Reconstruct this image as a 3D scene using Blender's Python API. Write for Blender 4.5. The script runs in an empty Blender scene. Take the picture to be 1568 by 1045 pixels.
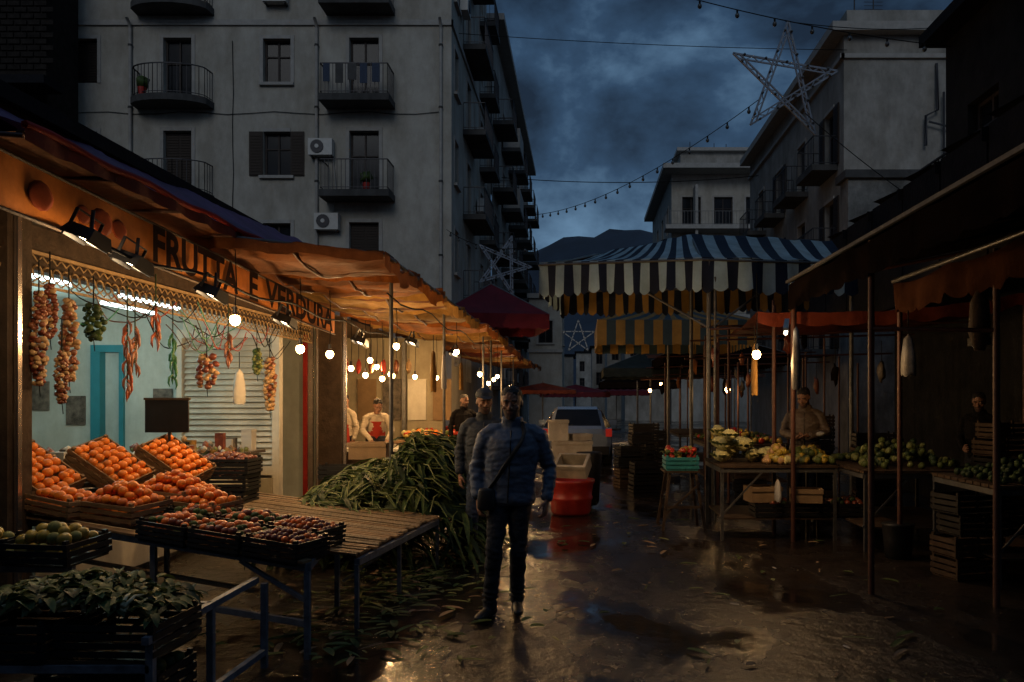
import bpy, math, random, bmesh
from mathutils import Vector, Matrix, noise
from mathutils.bvhtree import BVHTree
random.seed(7)
R=random.random
def U(a,b): return a+(b-a)*R()
V=Vector
SK=0.087   # the street runs slightly to the right of +Y
sc=bpy.context.scene
sc.view_settings.view_transform='Standard'; sc.view_settings.look='None'; sc.view_settings.exposure=0
# ------------------------------------------------------------------ materials
def mat(name,col,rough=.7,var=.35,scale=6,bump=.0,bscale=40,metal=0,transl=0,emit=None,es=0,stretch=(1,1,1),spec=.5,dirt=0):
    m=bpy.data.materials.new(name); m.use_nodes=True; nt=m.node_tree; N=nt.nodes; L=nt.links
    p=N['Principled BSDF']; out=N['Material Output']
    p.inputs['Roughness'].default_value=rough; p.inputs['Metallic'].default_value=metal
    p.inputs['Specular IOR Level'].default_value=spec
    tc=N.new('ShaderNodeTexCoord'); mp=N.new('ShaderNodeMapping'); mp.inputs['Scale'].default_value=stretch
    L.new(tc.outputs['Object'],mp.inputs['Vector'])
    n=N.new('ShaderNodeTexNoise'); n.inputs['Scale'].default_value=scale; n.inputs['Detail'].default_value=6; n.inputs['Roughness'].default_value=.65
    L.new(mp.outputs[0],n.inputs['Vector'])
    r=N.new('ShaderNodeValToRGB'); r.color_ramp.elements[0].position=.3; r.color_ramp.elements[1].position=.7
    r.color_ramp.elements[0].color=tuple(c*(1-var) for c in col)+(1,)
    r.color_ramp.elements[1].color=tuple(min(1,c*(1+var*.6)) for c in col)+(1,)
    L.new(n.outputs['Fac'],r.inputs['Fac']); src=r.outputs['Color']
    if dirt:
        n2=N.new('ShaderNodeTexNoise'); n2.inputs['Scale'].default_value=.9; n2.inputs['Detail'].default_value=8; n2.inputs['Roughness'].default_value=.7
        mp2=N.new('ShaderNodeMapping'); mp2.inputs['Scale'].default_value=(1.3,1.3,.5)
        L.new(tc.outputs['Object'],mp2.inputs['Vector']); L.new(mp2.outputs[0],n2.inputs['Vector'])
        r2=N.new('ShaderNodeValToRGB'); r2.color_ramp.elements[0].position=.36; r2.color_ramp.elements[1].position=.62
        d=1-dirt; r2.color_ramp.elements[0].color=(d,d*.97,d*.92,1); r2.color_ramp.elements[1].color=(1,1,1,1)
        L.new(n2.outputs['Fac'],r2.inputs['Fac'])
        mx=N.new('ShaderNodeMixRGB'); mx.blend_type='MULTIPLY'; mx.inputs[0].default_value=1
        L.new(src,mx.inputs[1]); L.new(r2.outputs[0],mx.inputs[2]); src=mx.outputs[0]
    L.new(src,p.inputs['Base Color'])
    if bump:
        bn=N.new('ShaderNodeTexNoise'); bn.inputs['Scale'].default_value=bscale; bn.inputs['Detail'].default_value=5
        L.new(mp.outputs[0],bn.inputs['Vector'])
        b=N.new('ShaderNodeBump'); b.inputs['Strength'].default_value=bump; b.inputs['Distance'].default_value=.02
        L.new(bn.outputs['Fac'],b.inputs['Height']); L.new(b.outputs[0],p.inputs['Normal'])
    if emit:
        p.inputs['Emission Color'].default_value=tuple(emit)+(1,); p.inputs['Emission Strength'].default_value=es
        m.cycles.emission_sampling='NONE'
    if transl:
        t=N.new('ShaderNodeBsdfTranslucent'); L.new(src,t.inputs['Color'])
        ms=N.new('ShaderNodeMixShader'); ms.inputs[0].default_value=transl
        L.new(p.outputs[0],ms.inputs[1]); L.new(t.outputs[0],ms.inputs[2]); L.new(ms.outputs[0],out.inputs['Surface'])
    return m
M={}
def mk(k,*a,**kw): M[k]=mat(k,*a,**kw)
mk('plaster',(.37,.355,.315),.9,.12,2.5,.35,30,dirt=.3)
mk('plaster2',(.30,.29,.265),.9,.2,2,.35,30,dirt=.4)
mk('plaster_old',(.20,.20,.19),.9,.55,1.6,.6,16,dirt=.7)
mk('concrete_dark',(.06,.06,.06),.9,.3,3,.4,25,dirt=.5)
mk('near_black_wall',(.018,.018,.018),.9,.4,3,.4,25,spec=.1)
mk('trim',(.30,.29,.27),.85,.2,4,.2)
mk('glass',(.010,.012,.016),.15,.3,3,spec=.12)
mk('win_frame',(.06,.05,.045),.7,spec=.1)
mk('shutter_brown',(.03,.021,.016),.6,.3,20,spec=.2)
mk('iron',(.03,.03,.035),.5,.3,20,metal=.6)
mk('ac_white',(.42,.42,.40),.5,.15,8)
mk('roof_dark',(.010,.010,.012),.8,.4,5,.4,20,spec=.1)
mk('brick_unlit',(.018,.015,.013),.9,.5,5,.5,12,spec=.1)  # near-black base colour stands in for the brick wall being unlit
mk('fab_orange',(.42,.14,.030),.7,.45,3,.6,14,transl=.33,dirt=.6,spec=.2)
mk('fab_khaki',(.50,.28,.080),.7,.45,3,.6,14,transl=.35,dirt=.55,spec=.2)
mk('fab_brown',(.20,.075,.026),.75,.45,3,.6,14,transl=.25,dirt=.5,spec=.2)
mk('fab_red',(.34,.025,.018),.7,.3,3,.3,18,transl=.3,spec=.2)
mk('fab_redbrown',(.18,.035,.016),.7,.4,3,.4,18,transl=.2,dirt=.5,spec=.2)
mk('fab_maroon',(.10,.010,.020),.7,.3,3,.3,18,transl=.15,spec=.2)
mk('fab_purple',(.13,.055,.17),.6,.35,3,.5,12,transl=.1,dirt=.4)
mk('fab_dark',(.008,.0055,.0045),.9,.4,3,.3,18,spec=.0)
mk('fab_valance',(.05,.021,.012),.9,.4,3,.3,18,transl=.1,spec=.0,dirt=.4)
mk('fab_green',(.02,.026,.024),.7,.4,3,.3,18,transl=.15,spec=.1)
mk('stripe_light',(.38,.54,.62),.7,.2,4,.25,20,transl=.22,dirt=.4)
mk('stripe_navy',(.010,.015,.032),.7,.3,4,.25,20,transl=.05,spec=.2)
mk('stripe_yellow',(.33,.19,.04),.7,.25,4,.25,20,transl=.3,dirt=.3)
mk('stripe_teal',(.02,.045,.06),.7,.25,4,.25,20,transl=.2)
mk('sign_cream',(.60,.19,.032),.6,.3,4,.2,20,transl=.2,dirt=.3,spec=.15)
mk('sign_text',(.014,.005,.004),.8,spec=.02)
mk('sign_fruit',(.22,.04,.012),.7,.4,6,spec=.05)
mk('wood',(.24,.145,.075),.75,.45,7,.4,30,stretch=(1,1,6),spec=.2)
mk('wood_pale',(.24,.17,.10),.75,.55,9,.6,30,stretch=(6,1,1),dirt=.5,spec=.25)
mk('wood_dark',(.055,.035,.022),.75,.45,7,.4,30,spec=.2)
mk('frieze_gilt',(.36,.23,.10),.6,.4,12)
mk('metal_paint',(.14,.16,.20),.5,.5,12,.2,30,metal=.2)
mk('metal_shiny',(.5,.42,.36),.25,.2,12,metal=.9)
mk('pole_grey',(.12,.12,.12),.45,.4,12,metal=.5)
mk('pole_rust',(.075,.026,.016),.55,.4,12,metal=.2)
mk('plastic_black',(.010,.010,.011),.5,.3,10,spec=.3)
mk('plastic_teal',(.02,.20,.22),.5,.2,10)
mk('plastic_red',(.33,.02,.012),.4,.3,6)
mk('styro',(.50,.44,.35),.8,.25,6,.2,60,dirt=.4)
mk('cardboard',(.24,.155,.08),.85,.2,6,.2,40)
mk('orange',(.80,.21,.012),.45,.35,9,.15,120)
mk('mandarin',(.62,.13,.010),.45,.35,9,.15,120)
mk('date',(.16,.032,.014),.4,.5,9)
mk('lemon',(.36,.25,.03),.45,.4,9,.1,80)
mk('tomato',(.42,.03,.01),.3,.3,9)
mk('leaf',(.050,.085,.020),.6,.5,10,.2,40,transl=.15,spec=.3)
mk('leaf2',(.085,.115,.028),.6,.5,10,.2,40,transl=.15,spec=.3)
mk('leaf3',(.022,.043,.014),.6,.5,10,.2,40,transl=.1,spec=.3)
mk('leaf_pale',(.18,.20,.07),.6,.3,10,transl=.2,spec=.3)
mk('stem_white',(.50,.50,.34),.6,.3,14,spec=.2)
mk('cauli',(.50,.46,.20),.8,.3,20,.8,60)
mk('garlic',(.42,.25,.11),.6,.4,20)
mk('onion',(.22,.07,.03),.4,.4,20)
mk('pepper_red',(.34,.07,.02),.35,.4,15)
mk('pepper_green',(.03,.14,.05),.4,.4,15)
mk('paper',(.50,.48,.44),.8,.1,6,transl=.2)
mk('wall_shop',(.50,.56,.53),.6,.14,3,.05,30,dirt=.3)
mk('wall_turq',(.02,.20,.26),.5,.15,4)
mk('wall_warm',(.40,.35,.24),.7,.2,3,dirt=.35)
mk('shutter_white',(.66,.63,.54),.5,.12,6,dirt=.3)
mk('tile_floor',(.2,.18,.16),.4,.3,6)
mk('skin',(.30,.155,.10),.5,.2,20,.05,80)
mk('lip',(.18,.075,.055),.5,.2,20)
mk('beard',(.075,.042,.03),.8,.3,60,.3,200)
mk('hair',(.012,.009,.008),.6,.4,60,.8,160)
mk('jacket_blue',(.095,.125,.19),.6,.3,8,.35,30)
mk('jacket_grey',(.03,.04,.055),.7,.35,8,.3,25)
mk('jacket_black',(.010,.009,.010),.8,.35,8,.3,25,spec=.1)
mk('jacket_brown',(.12,.085,.06),.6,.4,8,.3,25)
mk('jeans',(.012,.015,.025),.85,.4,20,.3,60)
mk('jeans_blue',(.02,.035,.07),.8,.4,20,.3,60)
mk('shoe',(.012,.011,.010),.5,.3,20)
mk('apron_red',(.40,.03,.015),.7,.2,8)
mk('shirt_white',(.50,.42,.32),.7,.15,8,.2,20)
mk('eye_white',(.25,.22,.2),.3); mk('iris',(.015,.01,.008),.2)
mk('strap',(.01,.01,.012),.6)
mk('car_paint',(.20,.25,.32),.25,.1,4,metal=.3)
mk('rubber',(.012,.012,.012),.8)
mk('tail_red',(.4,.01,.01),.3,emit=(1,.05,.03),es=.12)
mk('rock',(.016,.030,.052),1,.4,.01)
mk('bulb_lit',(1,.8,.5),.3,0,emit=(1,.60,.22),es=40)
mk('bulb_white',(1,1,.95),.3,0,emit=(1,.80,.52),es=7)
mk('tube_lit',(1,1,1),.3,0,emit=(.78,1,.97),es=7)
mk('bulb_off',(.04,.04,.04),.3,.2)
mk('star_frame',(.20,.23,.28),.5,.2,8,metal=.1)
mk('cable',(.01,.01,.01),.7,spec=.1)
mk('cable_red',(.3,.03,.01),.5); mk('cable_green',(.02,.2,.1),.5)
mk('poster',(.12,.10,.08),.6,.9,10)
# ------------------------------------------------------------------ builder
def ico(sub):
    bm=bmesh.new(); bmesh.ops.create_icosphere(bm,subdivisions=sub,radius=1)
    vs=[v.co.copy() for v in bm.verts]; fs=[[v.index for v in f.verts] for f in bm.faces]; bm.free(); return vs,fs
ICO={1:ico(1),2:ico(2),3:ico(3)}
class MB:
    def __init__(s,name): s.name=name; s.v=[]; s.f=[]; s.m=[]; s.s=[]; s.mats=[]; s.T=Matrix.Identity(4)
    def mi(s,k):
        if k not in s.mats: s.mats.append(k)
        return s.mats.index(k)
    def add(s,vs,fs,k,smooth=False):
        o=len(s.v); T=s.T
        s.v+= [T@V(p) for p in vs]; i=s.mi(k)
        for f in fs: s.f.append([o+a for a in f]); s.m.append(i); s.s.append(smooth)
    def quad(s,a,b,c,d,k): s.add([a,b,c,d],[(0,1,2,3)],k)
    def box(s,a,b,k):
        x0,y0,z0=a; x1,y1,z1=b
        s.add([(x0,y0,z0),(x1,y0,z0),(x1,y1,z0),(x0,y1,z0),(x0,y0,z1),(x1,y0,z1),(x1,y1,z1),(x0,y1,z1)],
          [(0,3,2,1),(4,5,6,7),(0,1,5,4),(1,2,6,5),(2,3,7,6),(3,0,4,7)],k)
    def frame(s,p,q):
        t=(V(q)-V(p)); L=t.length; t.normalize()
        a=V((0,0,1)) if abs(t.z)<.95 else V((0,1,0))
        x=t.cross(a).normalized(); y=x.cross(t).normalized(); return t,x,y,L
    def beam(s,p,q,w,h,k):
        p=V(p);q=V(q); t,x,y,L=s.frame(p,q); vs=[]
        for c in (p,q):
            for sx,sy in ((-1,-1),(1,-1),(1,1),(-1,1)): vs.append(c+x*sx*w/2+y*sy*h/2)
        s.add(vs,[(0,1,2,3),(7,6,5,4),(0,4,5,1),(1,5,6,2),(2,6,7,3),(3,7,4,0)],k)
    def cyl(s,p,q,r,k,r2=None,n=8):
        r2=r if r2 is None else r2; p=V(p);q=V(q); t,x,y,L=s.frame(p,q); vs=[]
        for c,rr in ((p,r),(q,r2)):
            for i in range(n):
                a=2*math.pi*i/n; vs.append(c+x*math.cos(a)*rr+y*math.sin(a)*rr)
        s.add(vs,[(i,(i+1)%n,n+(i+1)%n,n+i) for i in range(n)],k,True)
        s.add(vs,[tuple(range(n-1,-1,-1)),tuple(range(n,2*n))],k)
    def tube(s,pts,r,k,n=5):
        pts=[V(p) for p in pts]; vs=[]; 
        for i,p in enumerate(pts):
            a=pts[max(0,i-1)]; b=pts[min(len(pts)-1,i+1)]
            t,x,y,L=s.frame(a,b)
            for j in range(n):
                an=2*math.pi*j/n; vs.append(p+x*math.cos(an)*r+y*math.sin(an)*r)
        fs=[(i*n+j,i*n+(j+1)%n,(i+1)*n+(j+1)%n,(i+1)*n+j) for i in range(len(pts)-1) for j in range(n)]
        s.add(vs,fs,k,True)
    def ball(s,c,r,k,sub=2,sq=(1,1,1),rot=None,nz=0):
        vs,fs=ICO[sub]; c=V(c); out=[]
        for v in vs:
            w=V((v.x*sq[0],v.y*sq[1],v.z*sq[2]))
            if nz: w*=1+nz*noise.noise(v*2+c*9)
            if rot: w=rot@w
            out.append(c+w*r)
        s.add(out,fs,k,True)
    def loft(s,pts,rad,k,n=14,ref=(1,0,0),ring='T'):
        pts=[V(p) for p in pts]; vs=[]
        for i,p in enumerate(pts):
            a=pts[max(0,i-1)]; b=pts[min(len(pts)-1,i+1)]; t=(b-a).normalized()
            if ring=='H': t=V((0,0,1)) if (pts[-1]-pts[0]).z>0 else V((0,0,-1))
            rf=V(ref); x=(rf-t*rf.dot(t)).normalized(); y=t.cross(x)
            ra=rad[i]; ra=ra if isinstance(ra,tuple) else (ra,ra)
            for j in range(n):
                an=2*math.pi*j/n; vs.append(p+x*math.cos(an)*ra[0]+y*math.sin(an)*ra[1])
        m=len(pts); fs=[(i*n+j,i*n+(j+1)%n,(i+1)*n+(j+1)%n,(i+1)*n+j) for i in range(m-1) for j in range(n)]
        vs+= [pts[0],pts[-1]]
        fs+=[(m*n,(j+1)%n,j) for j in range(n)]+[(m*n+1,(m-1)*n+j,(m-1)*n+(j+1)%n) for j in range(n)]
        s.add(vs,fs,k,True)
    def grid(s,fn,nu,nv,k,smooth=True):
        vs=[fn(i/nu,j/nv) for j in range(nv+1) for i in range(nu+1)]
        fs=[(j*(nu+1)+i,j*(nu+1)+i+1,(j+1)*(nu+1)+i+1,(j+1)*(nu+1)+i) for j in range(nv) for i in range(nu)]
        s.add(vs,fs,k,smooth)
    def text(s,txt,p,dx,dy,size,k,depth=.004,width=None):
        c=bpy.data.curves.new('t','FONT'); c.body=txt; c.size=1; c.extrude=0; c.offset=.035
        o=bpy.data.objects.new('t',c); sc.collection.objects.link(o)
        dg=bpy.context.evaluated_depsgraph_get(); me=o.evaluated_get(dg).to_mesh()
        dx=V(dx);dy=V(dy); nn=dx.cross(dy).normalized(); p=V(p)
        w=max(v.co.x for v in me.vertices); kx=(width/w) if width else size
        s.add([p+dx*v.co.x*kx+dy*v.co.y*size*1.4+nn*depth for v in me.vertices],[tuple(f.vertices) for f in me.polygons],k)
        o.evaluated_get(dg).to_mesh_clear(); bpy.data.objects.remove(o)
    def finish(s,parent=None,shear=True):
        vs=[V((v.x+SK*v.y,v.y,v.z)) if shear else v for v in s.v]
        lo=V((min(v.x for v in vs),min(v.y for v in vs),min(v.z for v in vs))); hi=V((max(v.x for v in vs),max(v.y for v in vs),max(v.z for v in vs)))
        c=(lo+hi)/2; c.z=lo.z
        me=bpy.data.meshes.new(s.name); me.from_pydata([v-c for v in vs],[],s.f)
        for k in s.mats: me.materials.append(M[k])
        me.polygons.foreach_set('material_index',s.m); me.polygons.foreach_set('use_smooth',s.s); me.update()
        o=bpy.data.objects.new(s.name,me); o.location=c; sc.collection.objects.link(o)
        return o
def W(u,v,z): return V((u+SK*v,v,z))
def lerp(a,b,t): return V(a)*(1-t)+V(b)*t
def light(parent,u,v,z,energy,col,rad=.03,name='lamp_light'):
    l=bpy.data.lights.new(name,'POINT'); l.energy=energy; l.color=col; l.shadow_soft_size=rad
    o=bpy.data.objects.new(name,l); sc.collection.objects.link(o); o.location=W(u,v,z)
    if parent: o.parent=parent; o.matrix_parent_inverse=Matrix.Translation(-parent.location)
    return o
# ------------------------------------------------------------------ world
w=bpy.data.worlds.new('World'); sc.world=w; w.use_nodes=True; nt=w.node_tree; N=nt.nodes; L=nt.links
bg=N['Background']; tc=N.new('ShaderNodeTexCoord')
sky=N.new('ShaderNodeTexSky'); sky.sky_type='NISHITA'; sky.sun_disc=False; sky.sun_elevation=math.radians(1.5); sky.sun_rotation=math.radians(170)
sep=N.new('ShaderNodeSeparateXYZ'); L.new(tc.outputs['Generated'],sep.inputs[0])
mp=N.new('ShaderNodeMapping'); mp.inputs['Scale'].default_value=(1,.8,1.45); mp.inputs['Location'].default_value=(.62,.1,.05); L.new(tc.outputs['Generated'],mp.inputs[0])
n1=N.new('ShaderNodeTexNoise'); n1.inputs['Scale'].default_value=4.6; n1.inputs['Detail'].default_value=10; n1.inputs['Roughness'].default_value=.55; n1.inputs['Distortion'].default_value=.12
L.new(mp.outputs[0],n1.inputs['Vector'])
r=N.new('ShaderNodeValToRGB'); e=r.color_ramp.elements; e[0].position=.37; e[0].color=(.010,.022,.046,1); e[1].position=.66; e[1].color=(.13,.245,.39,1)
x=e.new(.50); x.color=(.032,.072,.14,1)
L.new(n1.outputs['Fac'],r.inputs[0])
mr=N.new('ShaderNodeMapRange'); mr.inputs['From Min'].default_value=.1; mr.inputs['From Max'].default_value=-.9
L.new(sep.outputs['Y'],mr.inputs['Value'])
mul=N.new('ShaderNodeMixRGB'); mul.inputs[1].default_value=(0,0,0,1); mul.inputs[2].default_value=(.09,.105,.125,1); L.new(mr.outputs[0],mul.inputs[0])
ad=N.new('ShaderNodeMixRGB'); ad.blend_type='ADD'; ad.inputs[0].default_value=1; L.new(r.outputs[0],ad.inputs[1]); L.new(mul.outputs[0],ad.inputs[2])
ad2=N.new('ShaderNodeMixRGB'); ad2.blend_type='ADD'; ad2.inputs[0].default_value=.006; L.new(ad.outputs[0],ad2.inputs[1]); L.new(sky.outputs[0],ad2.inputs[2])
L.new(ad2.outputs[0],bg.inputs[0]); bg.inputs[1].default_value=.85
sl=bpy.data.lights.new('sun','SUN'); sl.energy=.36; sl.angle=math.radians(22); sl.color=(.96,.96,.96)
so=bpy.data.objects.new('sun',sl); sc.collection.objects.link(so)
so.rotation_euler=(math.radians(62),0,math.radians(-10))  # soft dusk glow from behind the viewer
# ------------------------------------------------------------------ camera
cd=bpy.data.cameras.new('camera'); cam=bpy.data.objects.new('camera',cd); sc.collection.objects.link(cam); sc.camera=cam
cd.sensor_width=36; cd.lens=28.0; cd.shift_y=.0571; cd.clip_end=6000; cam.location=(0,0,1.65); cam.rotation_euler=(math.radians(90),0,0)
# ------------------------------------------------------------------ ground
g=bpy.data.materials.new('wet_asphalt'); g.use_nodes=True; nt=g.node_tree; N=nt.nodes; L=nt.links; p=N['Principled BSDF']
tc=N.new('ShaderNodeTexCoord')
def nz(s,d=6,ro=.6,st=None):
    n=N.new('ShaderNodeTexNoise'); n.inputs['Scale'].default_value=s; n.inputs['Detail'].default_value=d; n.inputs['Roughness'].default_value=ro
    if st:
        m_=N.new('ShaderNodeMapping'); m_.inputs['Scale'].default_value=st; L.new(tc.outputs['Object'],m_.inputs[0]); L.new(m_.outputs[0],n.inputs['Vector'])
    else: L.new(tc.outputs['Object'],n.inputs['Vector'])
    return n
def ramp(src,a,b,ca,cb):
    r=N.new('ShaderNodeValToRGB'); r.color_ramp.elements[0].position=a; r.color_ramp.elements[1].position=b; r.color_ramp.elements[0].color=ca; r.color_ramp.elements[1].color=cb; L.new(src,r.inputs[0]); return r
a=nz(1.3,8,.7); c1=ramp(a.outputs['Fac'],.35,.65,(.008,.006,.005,1),(.032,.025,.019,1))
f=nz(110,3,.7); c2=ramp(f.outputs['Fac'],.42,.66,(.35,.35,.35,1),(2.4,2.2,2.0,1))
mx=N.new('ShaderNodeMixRGB'); mx.blend_type='MULTIPLY'; mx.inputs[0].default_value=1; L.new(c1.outputs[0],mx.inputs[1]); L.new(c2.outputs[0],mx.inputs[2]); L.new(mx.outputs[0],p.inputs['Base Color'])
pu=nz(.85,8,.58,(1,.55,1)); rr=ramp(pu.outputs['Fac'],.46,.57,(.30,.30,.30,1),(.05,.05,.05,1)); L.new(rr.outputs[0],p.inputs['Roughness'])
p.inputs['Specular IOR Level'].default_value=.5
b1=N.new('ShaderNodeBump'); b1.inputs['Distance'].default_value=.0055
b0=nz(45,5,.7); L.new(b0.outputs['Fac'],b1.inputs['Height'])
rs=ramp(pu.outputs['Fac'],.47,.585,(1,1,1,1),(.07,.07,.07,1)); L.new(rs.outputs[0],b1.inputs['Strength'])
b2=N.new('ShaderNodeBump'); b2.inputs['Distance'].default_value=.028; bb=nz(6.0,5,.6); L.new(bb.outputs['Fac'],b2.inputs['Height']); L.new(rs.outputs[0],b2.inputs['Strength'])
L.new(b1.outputs[0],b2.inputs['Normal']); L.new(b2.outputs[0],p.inputs['Normal'])
M['ground']=g
mb=MB('ground'); mb.quad((-2500,-300,0),(2500,-300,0),(2500,4000,0),(-2500,4000,0),'ground'); o=mb.finish(shear=False)
mb=MB('mountain')
def mf(a,b):
    x=-900+a*1900; y=900+b*900
    pk=250+70*math.sin(x*.004+1)+150*noise.fractal(V((x*.002,y*.002,0)),1,2,5)
    return V((x,y,max(-1,pk*min(1,b*1.6)*(1-.25*b))))
mb.grid(mf,70,30,'rock'); mb.finish()
# ------------------------------------------------------------------ facades
def facade(mb,P0,d,n,Wd,z0,z1,ops,wall):
    P0=V((P0[0],P0[1],0)); d=V((d[0],d[1],0)); n=V((n[0],n[1],0))
    pt=lambda s,z,o=0: P0+d*s+n*o+V((0,0,z))
    S=sorted(set([0,Wd]+[o[0] for o in ops]+[o[1] for o in ops])); Z=sorted(set([z0,z1]+[o[2] for o in ops]+[o[3] for o in ops]))
    for i in range(len(S)-1):
        for j in range(len(Z)-1):
            cs=(S[i]+S[i+1])/2; cz=(Z[j]+Z[j+1])/2
            if any(o[0]<cs<o[1] and o[2]<cz<o[3] for o in ops): continue
            mb.quad(pt(S[i],Z[j]),pt(S[i+1],Z[j]),pt(S[i+1],Z[j+1]),pt(S[i],Z[j+1]),wall)
    def bx(s0,s1,za,zb,o0,o1,k):
        c=[pt(s,z,o) for o in (o0,o1) for s,z in ((s0,za),(s1,za),(s1,zb),(s0,zb))]
        mb.add(c,[(0,1,2,3),(7,6,5,4),(0,4,5,1),(1,5,6,2),(2,6,7,3),(3,7,4,0)],k)
    for o in ops:
        s0,s1,a,b=o[:4]; kind=o[4] if len(o)>4 else 'win'; dp=-.22
        for q in (((s0,a),(s0,b)),((s0,b),(s1,b)),((s1,b),(s1,a)),((s1,a),(s0,a))):
            mb.quad(pt(*q[0]),pt(*q[1]),pt(*q[1],dp),pt(*q[0],dp),wall)
        if kind=='closed':
            bx(s0,s1,a,b,dp-.01,dp+.06,'shutter_brown')
            k=int((b-a)/.09)
            for i in range(k): bx(s0+.05,(s0+s1)/2-.03,a+i*.09+.02,a+i*.09+.07,dp+.062,dp+.08,'shutter_brown'); bx((s0+s1)/2+.03,s1-.05,a+i*.09+.02,a+i*.09+.07,dp+.062,dp+.08,'shutter_brown')
        else:
            mb.quad(pt(s0,a,dp),pt(s1,a,dp),pt(s1,b,dp),pt(s0,b,dp),'glass')
            for ss in (s0,(s0+s1)/2-.03,s1-.06): bx(ss,ss+.06,a,b,dp+.003,dp+.05,'win_frame')
            bx(s0+.06,s1-.06,b-.06,b,dp+.004,dp+.048,'win_frame'); bx(s0+.06,s1-.06,a,a+.06,dp+.004,dp+.048,'win_frame')
            bx(s0+.06,s1-.06,a+(b-a)*.62,a+(b-a)*.62+.04,dp+.004,dp+.046,'win_frame')
        if kind=='open':
            wd=(s1-s0)/2
            for x0,x1 in ((s0-wd,s0-.01),(s1+.01,s1+wd)):
                bx(x0,x1,a,b,.01,.05,'shutter_brown')
                for i in range(int((b-a)/.1)): bx(x0+.05,x1-.05,a+.03+i*.1,a+.09+i*.1,.052,.065,'shutter_brown')
        if kind in('win','open'): bx(s0-.12,s1+.12,a-.1,a-.003,.002,.12,'trim')
        if kind!='plain':
            if kind!='open': bx(s0-.12,s0-.003,a,b+.12,.002,.03,'trim'); bx(s1+.003,s1+.12,a,b+.12,.002,.03,'trim')
            bx(s0-.003,s1+.003,b+.003,b+.12,.002,.04,'trim')
def rail(mb,pts,z,h,k='iron',sp=.13,r=.011):
    pts=[V((p[0],p[1],0)) for p in pts]
    for i in range(len(pts)-1):
        a,b=pts[i],pts[i+1]; L_=(b-a).length; n=max(1,int(L_/sp))
        mb.beam(a+V((0,0,z+h)),b+V((0,0,z+h)),.035,.03,k); mb.beam(a+V((0,0,z+.08)),b+V((0,0,z+.08)),.02,.02,k)
        for j in range(n+1):
            q=a.lerp(b,j/n); mb.beam(q+V((0,0,z+.02)),q+V((0,0,z+h)),r*1.6,r*1.6,k)
def balcony(mb,u0,u1,v,z,dep,curve=False):
    if curve:
        pts=[]; c=(u0+u1)/2; hw=(u1-u0)/2
        for i in range(13):
            a=math.pi*i/12; pts.append((c-hw*math.cos(a)*1.0,v-dep*(.35+.65*math.sin(a)) if 0<i<12 else v))
    else: pts=[(u0,v),(u0,v-dep),(u1,v-dep),(u1,v)]
    n=len(pts); vs=[(p[0],p[1],z-.22) for p in pts]+[(p[0],p[1],z) for p in pts]
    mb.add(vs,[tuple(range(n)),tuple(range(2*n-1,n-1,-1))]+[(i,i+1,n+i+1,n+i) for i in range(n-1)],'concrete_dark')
    c=V(((u0+u1)/2,v-dep/2,0)); ins=[(c.x+(p[0]-c.x)*.95, v+(p[1]-v)*.94) for p in pts]
    rail(mb,ins,z,1.0)
def ac(mb,u,v,z,face=(0,-1)):
    if face[1]:
        mb.box((u-.4,v-.34,z),(u+.4,v-.06,z+.55),'ac_white'); mb.cyl((u-.1,v-.345,z+.28),(u-.1,v-.375,z+.28),.22,'iron',n=14); mb.cyl((u-.1,v-.376,z+.28),(u-.1,v-.39,z+.28),.07,'ac_white',n=10)
        mb.box((u-.35,v-.3,z-.05),(u-.3,v,z-.003),'iron'); mb.box((u+.3,v-.3,z-.05),(u+.35,v,z-.003),'iron')
    else:
        mb.box((u+.06,v-.4,z),(u+.34,v+.4,z+.55),'ac_white'); mb.cyl((u+.345,v,z+.28),(u+.375,v,z+.28),.22,'iron',n=12)
# building A
mb=MB('unseen_shade_block'); u0=-20; F=[(5.45),(8.55),(11.70),(14.88),(18.0)]
ops=[]
for i,z in enumerate(F):
    ops.append((-14.16-u0,-13.21-u0,z+.02,z+2.2,'closed' if i!=2 else 'door'))
    ops.append((-7.86-u0,-6.86-u0,z+.02,z+2.2,'closed' if i in(0,3) else 'door'))
    ops.append((-10.78-u0,-9.85-u0,z+.68,z+2.17,'open' if i==1 else 'win'))
    ops.append((-17.3-u0,-16.4-u0,z+.68,z+2.17,'closed'))
ops.append((-7.86-u0,-6.86-u0,2.3,4.5,'closed'))
facade(mb,(u0,27),(1,0),(0,-1),15.6,0,21.3,ops,'plaster')
ops=[]
for z in F+[2.3]:
    ops.append((.6,1.4,z+.6,z+2.1,'win')); ops.append((3.6,4.6,z+.02,z+2.2,'closed')); ops.append((7.6,8.5,z+.7,z+2.1,'closed'))
facade(mb,(-4.4,27),(0,1),(1,0),10,0,21.3,ops,'plaster')
mb.box((-20.4,26.5,21.302),(-3.9,37.3,21.6),'trim'); mb.box((-20.2,26.9,21.602),(-4.4,37,22.5),'plaster')
mb.box((-20,26.93,14.32),(-4.33,26.997,14.5),'trim'); mb.box((-4.397,26.93,14.32),(-4.33,37,14.5),'trim')
for z in F:
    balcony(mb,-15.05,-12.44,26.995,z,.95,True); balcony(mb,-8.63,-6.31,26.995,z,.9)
    mb.box((-4.397,29.6,z-.2),(-3.55,32.6,z),'concrete_dark'); rail(mb,[(-4.38,29.65),(-3.6,29.65),(-3.6,32.55),(-4.38,32.55)],z,1,sp=.16)
    mb.box((-4.397,34.4,z-.2),(-3.7,36.3,z),'concrete_dark'); rail(mb,[(-4.38,34.45),(-3.75,34.45),(-3.75,36.25),(-4.38,36.25)],z,1,sp=.16)
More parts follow.
